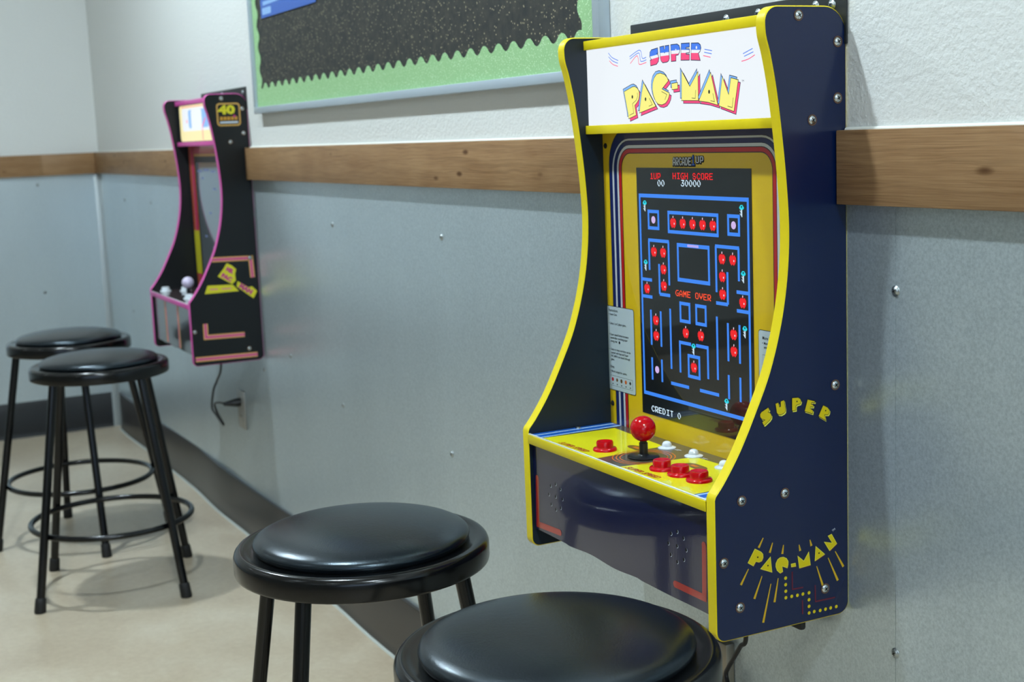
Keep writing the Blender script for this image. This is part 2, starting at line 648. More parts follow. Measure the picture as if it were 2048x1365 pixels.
for k in range(wn + 1):
    y = WY0 + (WY1 - WY0) * k / wn - yc
    y = min(max(y, WY0 - yc + 0.025), WY1 - yc - 0.025)
    box('mullion', 'alu', 0.02, 0.08, y - 0.025, y + 0.025, 0.0, WZ1 - WZ0, window)
for z in (0.025, WZ1 - WZ0 - 0.025):
    box('window_frame', 'alu', 0.02, 0.08, WY0 - yc, WY1 - yc, z - 0.025, z + 0.025, window)
for k in range(wn):
    y0 = WY0 + (WY1 - WY0) * k / wn - yc
    box('pane', 'window_glass', 0.047, 0.053, y0 + 0.026, y0 + (WY1 - WY0) / wn - 0.026, 0.05, WZ1 - WZ0 - 0.05, window)
wall_front = slab('wall_front', 'taupe_paint', XF - 0.1, XR + 0.1, YB - 0.1, YB, 0.0, ZC)

# galvanised wainscot sheets, each fixed with pan-head screws
def screw_mesh(r=0.0045, axis='y', dark='zinc'):
    bm = bmesh.new()
    bm_lathe(bm, [(r * 1.35, 0.0), (r * 1.35, 0.0006), (r, 0.0008), (r * 0.95, 0.0018), (r * 0.6, 0.0028), (r * 0.25, 0.0031), (0, 0.0031)], 14, axis='x' if axis == 'x' else 'y')
    for k in range(2):
        a = 0.5 + k * math.pi / 2
        d = Vector((math.cos(a), math.sin(a))) * r * 0.55
        n = Vector((-d.y, d.x)).normalized() * r * 0.11
        q = [d + n, -d + n, -d - n, d - n]
        h = 0.0034
        vs_ = [bm.verts.new((h, p.x, p.y) if axis == 'x' else (p.x, -h, p.y)) for p in q]
        bm.faces.new(vs_).material_index = 1
    me = bpy.data.meshes.new('screw')
    bmesh.ops.recalc_face_normals(bm, faces=bm.faces)
    bm.to_mesh(me)
    bm.free()
    me.materials.append(MATS[dark])
    me.materials.append(MATS['dark_hole'])
    me.polygons.foreach_set('use_smooth', [True] * len(me.polygons))
    return me
SCREW_Y = screw_mesh(0.0048, 'y')
SCREW_X = screw_mesh(0.0048, 'x')
def screw(me, loc, parent, name='screw'):
    o = bpy.data.objects.new(name, me)
    COL.objects.link(o)
    o.location = loc
    o.parent = parent
    return o

SHEET_TOP = BOARD_Z0 + 0.03
seams = [XF + 0.004, -3.235, -1.9693, -0.7025, 0.5642, 1.831, 3.1, XR]
sheets = []
for a, b in zip(seams, seams[1:]):
    s = box('metal_sheet', 'galvanised_steel', a + 0.0003, b - 0.0003, -0.0014, 0.002, 0.0, SHEET_TOP, wall_back)
    sheets.append(s)
    for sx in (b,):
        for z in (0.9700, 0.5360):
            screw(SCREW_Y, (sx - 0.0002, -0.0014, z), s)
    mid = (a + b) / 2 + 0.006
    for z in (0.9690, 0.5365):
        screw(SCREW_Y, (mid, -0.0014, z), s)
screw(SCREW_Y, (-1.717, -0.0014, 0.607), sheets[2])
ys = [-0.004, -1.22, -2.44, -3.66, -4.88, YB]
for a, b in zip(ys, ys[1:]):
    s = box('metal_sheet', 'galvanised_steel', XF - 0.002, XF + 0.0014, b + 0.0003, a - 0.0003, 0.0, SHEET_TOP, wall_left)
    for y, z in ((a - 0.247, 1.0324), (a - 0.256, 0.5929), (a - 0.85, 1.03), (a - 0.85, 0.593)):
        screw(SCREW_X, (XF + 0.0014, y, z), s)

# wooden rail, cut at the cabinets
def rail(name, x0, x1, y0, y1, parent=None):
    bm = bmesh.new()
    bm_box(bm, x0, x1, y0, y1, BOARD_Z0, BOARD_Z1, 0.0012)
    o = from_bm(name, bm, 'stained_pine', None, True)
    o['kind'] = 'structure'
    return o
rail('trim_1', W + 0.003, XR, -BOARD_T, -0.0005)
rail('trim_2', FAR_X + W + 0.009, -0.003, -BOARD_T, -0.0005)
rail('trim_3', XF + 0.0005, FAR_X - 0.003, -BOARD_T, -0.0005)
rail('trim_4', XF + 0.0005, XF + BOARD_T, -0.232, -BOARD_T - 0.0005)
rail('trim_5', XF + 0.0005, XF + BOARD_T, -2.6, -0.2326)
rail('trim_6', XF + 0.0005, XF + BOARD_T, YB, -2.6006)

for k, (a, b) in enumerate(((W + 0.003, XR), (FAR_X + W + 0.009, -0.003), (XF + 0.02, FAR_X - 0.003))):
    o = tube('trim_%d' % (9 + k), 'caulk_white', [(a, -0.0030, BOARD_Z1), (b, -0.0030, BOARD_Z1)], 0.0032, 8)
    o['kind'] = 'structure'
# rubber baseboards; the one on the long wall bows a little
def bow_at(s, bow):
    return max(0.0, bow * (1.0 + math.sin(s * 4.1 + 0.6) + 0.6 * math.sin(s * 9.3)))
def baseboard(name, m, p0, p1, depth, h, bow=0.0):
    bm = bmesh.new()
    n = 60 if bow else 2
    prof = [(0.0, 0.0), (depth * 2.6, 0.0), (depth * 1.8, 0.006), (depth, 0.02), (depth, h - 0.003), (depth * 0.5, h), (0.0, h)]
    p0, p1 = Vector(p0), Vector(p1)
    d = (p1 - p0).normalized()
    nrm = Vector((d.y, -d.x, 0))
    rings = []
    L = (p1 - p0).length
    for i in range(n):
        s = i / (n - 1) * L
        w = bow_at(s, bow)
        dz = bow * 0.7 * math.sin(s * 5.3 + 1.1)
        rings.append([bm.verts.new(p0 + d * s + nrm * (q[0] + (w if q[0] > 0 else 0)) + Vector((0, 0, q[1] + (dz if q[1] > 0.1 else 0)))) for q in prof])
    for a, b in zip(rings, rings[1:]):
        for k in range(len(prof)):
            j = (k + 1) % len(prof)
            bm.faces.new((a[k], a[j], b[j], b[k]))
    bm.faces.new(rings[0])
    bm.faces.new(rings[-1][::-1])
    o = from_bm(name, bm, m, None, True, 50)
    o['kind'] = 'structure'
    return o
baseboard('baseboard_back', 'grey_base', (XF + 0.075, -0.0015, 0.0005), (XR, -0.0015, 0.0005), 0.003, 0.152, 0.0045)
baseboard('baseboard_left', 'black_base', (XF + 0.0015, YB, 0.0005), (XF + 0.0015, -0.030, 0.0005), 0.003, 0.148)
bm = bmesh.new()
bm_box(bm, XF + 0.0016, XF + 0.030, -0.0045, -0.0016, 0.0, SHEET_TOP - 0.032, 0.0006)
bm_box(bm, XF + 0.0016, XF + 0.0046, -0.026, -0.0046, 0.0, SHEET_TOP - 0.032, 0.0006)
o = from_bm('trim_7', bm, 'corner_strip', None, True)
o['kind'] = 'structure'
bm = bmesh.new()
bm_tube(bm, [(XF + 0.08 + k * 0.08, -0.0118 - bow_at(k * 0.08 + 0.005, 0.0045), 0.0) for k in range(103)], 0.0042, 8)
o = from_bm('trim_8', bm, 'caulk', None, True)
o['kind'] = 'structure'

# recessed ceiling downlights
def downlight(glow):
    root = empty('ceiling_light', (0, 0, ZC))
    lathe('trim_ring', 'lamp_ring', [(0.0515, -0.001), (0.078, -0.001), (0.08, -0.004), (0.076, -0.007), (0.058, -0.008), (0.0515, -0.0055), (0.0515, -0.001)], 28, root)
    lathe('diffuser', glow, [(0.0, -0.0052), (0.051, -0.0052), (0.051, -0.0015), (0, -0.0015)], 28, root)
    return root
for iy, y in enumerate((-0.86, -2.7, -4.55)):
    for ix, x in enumerate((-2.15, -0.08, 2.1, 4.0) if iy == 0 else (-3.55, -1.9, -0.08, 1.95, 3.6)):
        if ix == 0 and iy < 2:
            L0 = downlight(('lamp_glow', 'lamp_glow_room')[iy]); o = L0
        else:
            o = copy_tree(L0)
        o.location = (x, y, ZC)
        row = ('row along the arcade wall', 'middle row', 'row far from the arcade wall')[iy]
        pos = ('first', 'second', 'third', 'fourth', 'fifth')[ix]
        tag(o, 'recessed ceiling downlight, %s from the corner in the %s' % (pos, row), 'ceiling light', 'recessed ceiling downlights')

# ------------------------------------------------------------------ bulletin board
BX0, BX1, BZ0, BZ1 = -1.838, -0.048, 1.242, 2.30
bb = empty('bulletin_board', ((BX0 + BX1) / 2, 0, BZ0))
tag(bb, 'bulletin board of black glitter paper with green scalloped border in an aluminium frame', 'bulletin board')
ox, oz = -(BX0 + BX1) / 2, -BZ0
def bbx(name, m, x0, x1, y0, y1, z0, z1, bevel=0.0):
    return box(name, m, x0 + ox, x1 + ox, y0, y1, z0 + oz, z1 + oz, bb, bevel)
FW = 0.0165
bbx('frame_rail', 'alu', BX0, BX1, -0.0205, -0.0005, BZ0, BZ0 + FW, 0.001)
bbx('frame_rail', 'alu', BX0, BX1, -0.0205, -0.0005, BZ1 - FW, BZ1, 0.001)
bbx('frame_rail', 'alu', BX0, BX0 + FW, -0.0205, -0.0005, BZ0 + FW, BZ1 - FW, 0.001)
bbx('frame_rail', 'alu', BX1 - FW - 0.003, BX1, -0.0205, -0.0005, BZ0 + FW, BZ1 - FW, 0.001)
bbx('paper_backing', 'black_glitter_paper', BX0 + FW, BX1 - FW, -0.011, -0.0008, BZ0 + FW, BZ1 - FW)
def scallop(name, horizontal, a0, a1, base, tip, amp, pitch, phase, y):
    pts = []
    n = int((a1 - a0) / pitch * 14)
    for i in range(n + 1):
        a = a0 + (a1 - a0) * i / n
        c = math.cos(2 * math.pi * (a - phase) / pitch)
        c = math.copysign(abs(c) ** 0.8, c)
        pts.append((a, tip - amp * (1 - c) / 2))
    bm = bmesh.new()
    def put(a, h, yy):
        return bm.verts.new((a + ox, yy, h + oz) if horizontal else (h + ox, yy, a + oz))
    for yy_pair in ((y, y + 0.0008),):
        fr = [put(a, h, yy_pair[0]) for a, h in pts]; fb = [put(a, base, yy_pair[0]) for a, h in pts]
        br = [put(a, h, yy_pair[1]) for a, h in pts]; bk = [put(a, base, yy_pair[1]) for a, h in pts]
    for i in range(len(pts) - 1):
        bm.faces.new((fr[i], fr[i + 1], fb[i + 1], fb[i]))
        bm.faces.new((br[i], br[i + 1], fr[i + 1], fr[i]))
    return from_bm(name, bm, 'green_glitter_paper', bb)
scallop('border_strip', True, BX0 + FW, BX1 - FW, BZ0 + FW, 1.3180, 0.0145, 0.0561, -0.2304, -0.0135)
scallop('border_strip', False, BZ0 + FW, BZ1 - FW, BX0 + FW, BX0 + FW + 0.046, 0.016, 0.056, 1.4366, -0.0125)
scallop('border_strip', False, BZ0 + FW, BZ1 - FW, BX1 - FW, BX1 - FW - 0.060, -0.013, 0.056, 1.352, -0.0127)
bm = bmesh.new()
bm_box(bm, 0, 0.42, -0.0008, 0, 0, 0.30)
sheet = from_bm('paper_flyer', bm, 'blue_sheet')
sheet.location = (-1.7416, -0.0126, 1.4795)
tag(sheet, 'blue printed paper sheet pinned on the black glitter bulletin board', 'flyer')
pr = Print(lambda x, z, h: (x, -0.0008 - h, z))
pr.rrect(0.012, 0.085, 0.007, 0.024, 0.004, 'blue_sheet_light', 0)
pr.poly([(0.02, 0.030), (0.30, 0.034), (0.30, 0.040), (0.02, 0.040)], 'blue_sheet_light', 0)
pr.poly([(0.02, 0.050), (0.22, 0.054), (0.22, 0.060), (0.02, 0.060)], 'blue_sheet_light', 0)
for k in range(6):
    pr.rect(0.02, 0.30 - 0.02 * (k % 3), 0.08 + k * 0.03, 0.09 + k * 0.03, 'blue_sheet_light', 0)
pr.build('printed_lines', sheet)

# ------------------------------------------------------------------ arcade cabinets
ART = {'MS':{'S':[(0.2021,0.7058),(0.1872,0.7044),(0.1835,0.7013),(0.1828,0.6961),(0.1875,0.6915),(0.1839,0.6912),(0.1846,0.6841),(0.1987,0.6853),(0.2033,0.6886),(0.2046,0.6932),(0.2028,0.6971),(0.1994,0.6992),(0.2026,0.699)],
'U':[(0.2076,0.7067),(0.2172,0.7072),(0.2179,0.6985),(0.2195,0.6984),(0.22,0.7072),(0.2289,0.7074),(0.2295,0.6907),(0.2276,0.688),(0.2241,0.6866),(0.2137,0.6863),(0.2099,0.6891),(0.2087,0.692)],
'P':[(0.2336,0.7076),(0.248,0.7075),(0.2526,0.7053),(0.2545,0.7011),(0.2531,0.697),(0.25,0.694),(0.2448,0.6939),(0.2445,0.6867),(0.234,0.6867)],
'E':[(0.2577,0.7075),(0.2758,0.7068),(0.2756,0.7021),(0.2682,0.7022),(0.2677,0.7002),(0.2755,0.6995),(0.2754,0.695),(0.268,0.6951),(0.2683,0.6932),(0.2753,0.6928),(0.275,0.6859),(0.2562,0.6869)],
'R':[(0.2803,0.7063),(0.2956,0.7054),(0.2999,0.7028),(0.301,0.6991),(0.2993,0.6952),(0.2952,0.6928),(0.2989,0.684),(0.2787,0.6857)]},
'MSb':{'S':[(0.1832,0.696),(0.2028,0.6976),(0.1844,0.6921),(0.2035,0.694)],
'U':[(0.2082,0.6991),(0.229,0.6989),(0.2089,0.6948),(0.2297,0.6949)],
'P':[(0.2337,0.7002),(0.2536,0.7),(0.234,0.696),(0.2534,0.6954)],
'E':[(0.2569,0.6997),(0.2755,0.6984),(0.2568,0.6958),(0.2753,0.6946)],
'R':[(0.2796,0.6982),(0.3001,0.6967),(0.2794,0.6943),(0.3,0.6929)]},
'MP':{'P':[(0.1165,0.6529),(0.1384,0.6584),(0.144,0.6587),(0.1506,0.6561),(0.1548,0.6518),(0.155,0.6459),(0.1531,0.6407),(0.1485,0.6368),(0.1427,0.6334),(0.1441,0.6281),(0.1459,0.6203),(0.1265,0.6161),(0.1252,0.6233)],
'A':[(0.1664,0.6629),(0.1951,0.6305),(0.1544,0.623),(0.1579,0.637),(0.1613,0.6486)],
'C':[(0.2077,0.6731),(0.1992,0.6721),(0.1926,0.6673),(0.189,0.6606),(0.1881,0.6526),(0.1904,0.6445),(0.1954,0.6368),(0.2016,0.6331),(0.2101,0.6319),(0.2185,0.6336),(0.2239,0.6374),(0.2272,0.6418),(0.2284,0.6463),(0.211,0.6524),(0.2265,0.6622),(0.2241,0.6663),(0.2181,0.6705)],
'dash':[(0.2341,0.6582),(0.2479,0.6589),(0.2483,0.651),(0.2348,0.6505)],
'M':[(0.2579,0.673),(0.2757,0.6525),(0.2942,0.6699),(0.2938,0.6343),(0.2565,0.6358)],
'A2':[(0.3217,0.6674),(0.3358,0.6271),(0.3161,0.6313),(0.2951,0.6338)],
'N':[(0.3462,0.6612),(0.3589,0.6387),(0.364,0.6588),(0.3787,0.6556),(0.369,0.6184),(0.3534,0.6223),(0.3383,0.6262)]},
'MPl':[[(0.1508,0.6502),(0.1511,0.6449),(0.1475,0.6403),(0.1378,0.636),(0.1401,0.6232),(0.129,0.6205)],
[(0.1801,0.6417),(0.1872,0.633),(0.1785,0.631)],
[(0.2103,0.6491),(0.2227,0.6448),(0.2177,0.6379)],
[(0.2887,0.6476),(0.2877,0.6373),(0.2796,0.638)],
[(0.326,0.642),(0.3291,0.6315),(0.3205,0.6331)],
[(0.3683,0.6349),(0.3659,0.6231),(0.3564,0.6251)]],
'MPd':[(0.1377,0.6451),(0.1708,0.6407),(0.318,0.6441)],
'MTM':[(0.3879,0.6535)],
'Msw':[[(0.0767,0.708),(0.0865,0.7011),(0.1023,0.696)],
[(0.0772,0.7028),(0.087,0.6966),(0.1013,0.6924)],
[(0.0789,0.6971),(0.088,0.6917),(0.1011,0.6883)],
[(0.1321,0.6992),(0.1536,0.7058),(0.1612,0.7043),(0.1645,0.6951),(0.1739,0.6959)],
[(0.1327,0.6961),(0.1527,0.7024),(0.1579,0.7005),(0.1605,0.6913),(0.1741,0.6925)],
[(0.1336,0.69),(0.1495,0.699),(0.1539,0.6958),(0.1565,0.6876),(0.174,0.6891)],
[(0.3087,0.6969),(0.3249,0.6939)],
[(0.308,0.6932),(0.3241,0.6903)],
[(0.3059,0.6893),(0.3214,0.6862)],
[(0.3885,0.686),(0.4075,0.6909)],
[(0.3906,0.6828),(0.4089,0.6869)],
[(0.3853,0.6773),(0.3989,0.6791),(0.4117,0.6832)]],
'SS':{'S':[(0.12,0.2732),(0.1182,0.2698),(0.1204,0.2674),(0.1173,0.2662),(0.1154,0.2631),(0.1158,0.26),(0.1184,0.2572),(0.1261,0.2524),(0.1274,0.2531),(0.1292,0.2568),(0.125,0.2588),(0.1298,0.2605),(0.1319,0.2632),(0.1321,0.2663),(0.1303,0.2687)],
'U':[(0.1096,0.2763),(0.1052,0.2771),(0.104,0.2717),(0.1021,0.2717),(0.102,0.278),(0.0968,0.2792),(0.095,0.2689),(0.0951,0.2652),(0.097,0.2634),(0.1016,0.2618),(0.1054,0.2626),(0.1077,0.2647)],
'P':[(0.0852,0.2801),(0.076,0.2795),(0.0728,0.2775),(0.0715,0.2744),(0.0729,0.2714),(0.0781,0.2707),(0.0794,0.2696),(0.0795,0.2645),(0.0854,0.2645)],
'E':[(0.062,0.2756),(0.0508,0.2718),(0.0515,0.27),(0.0558,0.2711),(0.0568,0.2691),(0.0532,0.2676),(0.0539,0.265),(0.0578,0.2658),(0.0582,0.2637),(0.0539,0.261),(0.0549,0.2571),(0.0668,0.2616)],
'R':[(0.0386,0.2655),(0.0319,0.2619),(0.0289,0.2583),(0.0293,0.2551),(0.0313,0.2527),(0.0367,0.2534),(0.036,0.2511),(0.0351,0.2462),(0.046,0.253)]},
'SSd':[(0.0779,0.275),(0.035,0.2583)],
'SP':{'P':[(0.1422,0.1048),(0.1336,0.0997),(0.1309,0.0966),(0.1306,0.0925),(0.1326,0.0889),(0.1366,0.088),(0.1413,0.0898),(0.1449,0.0849),(0.1524,0.0899)],
'A':[(0.1199,0.0909),(0.1179,0.0723),(0.134,0.0792)],
'C':[(0.1009,0.0875),(0.0961,0.085),(0.0937,0.0812),(0.0938,0.0772),(0.095,0.0734),(0.103,0.0772),(0.1019,0.07),(0.1055,0.0687),(0.1099,0.0728),(0.1118,0.0778),(0.1115,0.0818),(0.1089,0.086),(0.1053,0.0876)],
'dash':[(0.0889,0.0767),(0.0829,0.0767),(0.0823,0.0731),(0.0886,0.0732)],
'M':[(0.0787,0.0845),(0.0699,0.0769),(0.0624,0.0867),(0.0601,0.0707),(0.0765,0.0697)],
'A2':[(0.0513,0.0918),(0.0382,0.08),(0.0527,0.0745)],
'N':[(0.038,0.0952),(0.0256,0.0917),(0.0322,0.102),(0.0272,0.1032),(0.0193,0.0902),(0.0302,0.0833)]},
'SPd':[(0.1384,0.0943),(0.1237,0.0813),(0.0468,0.083)],
'STM':[(0.0234,0.1076)],
'Sray':[[(0.1298,0.1165),(0.1367,0.1055)],
[(0.1161,0.1082),(0.1206,0.0964)],
[(0.1,0.1027),(0.102,0.0917)],
[(0.0767,0.0988),(0.0751,0.0908)],
[(0.0602,0.1021),(0.058,0.094)],
[(0.1518,0.0823),(0.1633,0.0646)],
[(0.1323,0.0699),(0.1441,0.0438)],
[(0.1194,0.0579),(0.1316,0.0117)],
[(0.1085,0.0628),(0.1145,0.0339)],
[(0.0503,0.067),(0.0405,0.0393)],
[(0.0326,0.0745),(0.0177,0.0429)],
[(0.0216,0.0808),(0.0088,0.0589)]],
'Sdot':[(0.0974,0.0608),(0.0975,0.0526),(0.0974,0.0444),(0.0974,0.0362),(0.0886,0.0362),(0.08,0.0359),(0.0717,0.0359),(0.0623,0.0357),(0.0624,0.0269),(0.0624,0.0185),(0.0624,0.0101),(0.0546,0.0103),(0.0454,0.0099),(0.0371,0.0099),(0.0291,0.0099),(0.0203,0.0099)],
'Smar':[[(0.0875,0.0671),(0.0874,0.0449),(0.0711,0.0442)],
[(0.0529,0.0437),(0.0525,0.0226),(0.022,0.0221)],
[(0.0725,0.0284),(0.0723,0.0104)]],
'Sscrew':[(0.02,0.2881),(0.1602,0.1664),(0.0972,0.166),(0.187,0.0957),(0.0375,0.0364),(0.1649,0.0371),(0.07,0.723),(0.0133,0.693),(0.0138,0.6283),(0.0515,0.6041)],
'Kred':[[(0.0275,0.1049),(0.0243,0.0347),(0.0911,0.0381)],
[(0.4487,0.1104),(0.4472,0.0448),(0.3852,0.0446)]],
'Khol':[(0.0686,0.1018),(0.0834,0.1073),(0.097,0.1031),(0.0624,0.0878),(0.0825,0.0889),(0.1022,0.0894),(0.0685,0.0745),(0.0822,0.0699),(0.0961,0.0754),(0.3785,0.1074),(0.3921,0.1132),(0.4056,0.1081),(0.372,0.0935),(0.3913,0.0947),(0.411,0.0946),(0.377,0.0801),(0.391,0.0745),(0.4054,0.0811)]}

OUTLINE = [(0.0015, 0.706), (0.0060, 0.7200), (0.0175, 0.7290), (0.0325, 0.7325), (0.1005, 0.7325), (0.1085, 0.7308), (0.1143, 0.7260), (0.1172, 0.7165),
           (0.1160, 0.7010), (0.1099, 0.6788), (0.1021, 0.6396), (0.0944, 0.5829), (0.0888, 0.5254), (0.0866, 0.4733), (0.0902, 0.4210),
           (0.0997, 0.3690), (0.1165, 0.3145), (0.1389, 0.2668), (0.1612, 0.2251), (0.1831, 0.1926), (0.1965, 0.1765), (0.1980, 0.1725), (0.1982, 0.0777),
           (0.1982, 0.0155), (0.1955, 0.0065), (0.1875, 0.0005), (0.0165, 0.0003), (0.0065, 0.0060), (0.0020, 0.0180)]
def smooth_outline():
    A = [math.radians(k * 11.25) for k in range(9)]
    out = [(0.0325 - 0.0305 * math.cos(a), 0.7020 + 0.0305 * math.sin(a)) for a in A]
    out += [(0.1005 + 0.0166 * math.sin(a), 0.7159 + 0.0166 * math.cos(a)) for a in A[:-1]]
    out += [(p.x, p.y) for p in catmull([(p[0], p[1], 0) for p in OUTLINE[7:21]], 5)]
    out += [OUTLINE[21], OUTLINE[22]]
    out += [(0.1862 + 0.0120 * math.cos(a), 0.0123 - 0.0120 * math.sin(a)) for a in A]
    out += [(0.0168 - 0.0148 * math.sin(a), 0.0151 - 0.0148 * math.cos(a)) for a in A]
    return out
PROFILE = smooth_outline()

def side_panel(root, x0, x1, mats, trim_mat):
    """a routed board with plastic edge trim all round"""
    bm = bmesh.new()
    a = [bm.verts.new((x0, -d, z)) for d, z in PROFILE]
    b = [bm.verts.new((x1, -d, z)) for d, z in PROFILE]
    bm.faces.new(a).material_index = 0
    bm.faces.new(b[::-1]).material_index = 1
    n = len(a)
    for i in range(n):
        j = (i + 1) % n
        bm.faces.new((a[i], a[j], b[j], b[i])).material_index = 0
    p = from_bm('side_panel', bm, mats, root)
    bm = bmesh.new()
    g = grow(PROFILE, 0.0013)
    secs = []
    for (d, z), (gd, gz) in zip(PROFILE, g):
        secs.append([bm.verts.new(v) for v in ((x0 - 0.0004, -d, z), (x0 + 0.0009, -gd, gz), (x1 - 0.0009, -gd, gz), (x1 + 0.0004, -d, z))])
    for i in range(n):
        j = (i + 1) % n
        for k in range(3):
            bm.faces.new((secs[i][k], secs[i][k + 1], secs[j][k + 1], secs[j][k]))
    from_bm('edge_trim', bm, trim_mat, p, True, 40)
    return p

def cab_screw(parent, d, z, x):
    """chrome screw sunk in a drilled hole"""
    bm = bmesh.new()
    bm_lathe(bm, [(0.0062, 0.0004), (0.0066, 0.0006), (0.0064, 0.0009), (0.0052, 0.0006)], 18, (x, -d, z), 'x', 1)
    bm_lathe(bm, [(0.0052, 0.0007), (0.0047, 0.0016), (0.003, 0.0026), (0.0, 0.0029)], 18, (x, -d, z), 'x', 0)
    for k in range(2):
        a = 0.6 + k * math.pi / 2
        dd = Vector((math.cos(a), math.sin(a))) * 0.0026
        nn = Vector((-dd.y, dd.x)).normalized() * 0.0005
        bm.faces.new([bm.verts.new((x + 0.0031, -d + q.x, z + q.y)) for q in (dd + nn, -dd + nn, -dd - nn, dd - nn)]).material_index = 2
    return from_bm('screw', bm, ['chrome', 'mdf_hole', 'dark_hole'], parent, True, 60)

FONT = {
'0': '0011100 0100110 1100011 1100011 1100011 0110010 0011100',
'1': '0001100 0011100 0001100 0001100 0001100 0001100 0111111',
'3': '0111111 0000110 0001100 0011110 0000011 1100011 0111110',
'A': '0011100 0110110 1100011 1100011 1111111 1100011 1100011',
'C': '0011110 0110011 1100000 1100000 1100000 0110011 0011110',
'D': '1111100 1100110 1100011 1100011 1100011 1100110 1111100',
'E': '1111111 1100000 1100000 1111110 1100000 1100000 1111111',
'G': '0011111 0110000 1100000 1100111 1100011 0110011 0011111',
'H': '1100011 1100011 1100011 1111111 1100011 1100011 1100011',
'I': '0111111 0001100 0001100 0001100 0001100 0001100 0111111',
'M': '1100011 1110111 1111111 1111111 1101011 1100011 1100011',
'O': '0111110 1100011 1100011 1100011 1100011 1100011 0111110',
'P': '1111110 1100011 1100011 1100011 1111110 1100000 1100000',
'R': '1111110 1100011 1100011 1100111 1111100 1101110 1100111',
'S': '0111100 1100110 1100000 0111110 0000011 1100011 0111110',
'T': '0111111 0001100 0001100 0001100 0001100 0001100 0001100',
'U': '1100011 1100011 1100011 1100011 1100011 1100011 0111110',
'V': '1100011 1100011 1100011 1110111 0111110 0011100 0001000'}
PX = 0.00118
def bits(pr, rows, x, z, m, px=PX, layer=1, py=None, g=0.0):
    py = py or px
    for r, row in enumerate(rows):
        c = 0
        while c < len(row):
            if row[c] == '1':
                e = c
                while e < len(row) and row[e] == '1':
                    e += 1
                pr.rect(x + c * px - g, x + e * px + g * (1 if g > 0 else 1.6), z - (r + 1) * py - max(g, 0), z - r * py + max(g, 0), m, layer)
                c = e
            else:
                c += 1
def ptext(pr, s, x, z, m):
    for i, ch in enumerate(s):
        if ch in FONT:
            bits(pr, FONT[ch].split(), x + i * 8 * PX, z, m, py=0.00122, g=-0.00022)
FRUIT = ['000001100000', '000001000000', '001101101100', '011111111110', '111111111111', '111111111111', '111111111111',
         '111111111111', '111111111111', '011111111110', '011111111110', '001111111100', '000110011000']
KEY = ['00111100', '01100110', '11100111', '11111111', '01111110', '00011000', '01011000', '00111000', '00011000', '01011000', '00111000', '00011000', '00001000']
def fruit(pr, x, z):
    bits(pr, FRUIT, x - 6 * PX, z + 6.5 * PX, 't_red')
    pr.rect(x + 1.6 * PX, x + 3 * PX, z - 2.6 * PX, z - 0.6 * PX, 't_white', 2)
    pr.rect(x - 0.4 * PX, x + 0.6 * PX, z + 5 * PX, z + 7.4 * PX, 't_white', 2)
def keyitem(pr, x, z):
    bits(pr, KEY[:5], x - 4 * PX, z + 6.5 * PX, 't_cyan')
    bits(pr, KEY[5:], x - 4 * PX, z + 1.5 * PX, 't_white')

def arch(pr, o, i, zb, m, layer):
    """band between two rounded arches; o, i = (x, z, r)"""
    def path(x, z, r):
        pts = [(x, zb), (x, z - r)]
        for k in range(9):
            a = math.radians(180 - k * 11.25)
            pts.append((x + r + r * math.cos(a), z - r + r * math.sin(a)))
        return pts + [(W - p[0], p[1]) for p in pts[::-1]]
    A, B = path(*o), path(*i)
    for k in range(len(A) - 1):
        pr.poly([A[k], A[k + 1], B[k + 1], B[k]], m, layer)

def front(d):
    return lambda x, z, h: (x, -d - h, z)
def outer(d, z, h):
    return (W + h, -d, z)
def deckplane(x, d, h):
    return (x, -d, 0.1683 + h)

def button(root, name, x, d, r, m, dome=False):
    if dome:
        prof = [(r * 1.0, 0.0), (r * 1.0, 0.0012), (r * 0.72, 0.0026), (r * 0.55, 0.003), (r * 0.53, 0.0055), (r * 0.42, 0.0085), (r * 0.2, 0.0098), (0, 0.01)]
    else:
        prof = [(r, 0.0), (r, 0.0022), (r * 0.95, 0.0036), (r * 0.74, 0.0042), (r * 0.71, 0.0046), (r * 0.71, 0.0112), (r * 0.66, 0.0128), (r * 0.55, 0.0126), (r * 0.3, 0.0116), (0, 0.0112)]
    return lathe(name, m, prof, 32, root, (x, -d, 0.1684), 'z', 50)

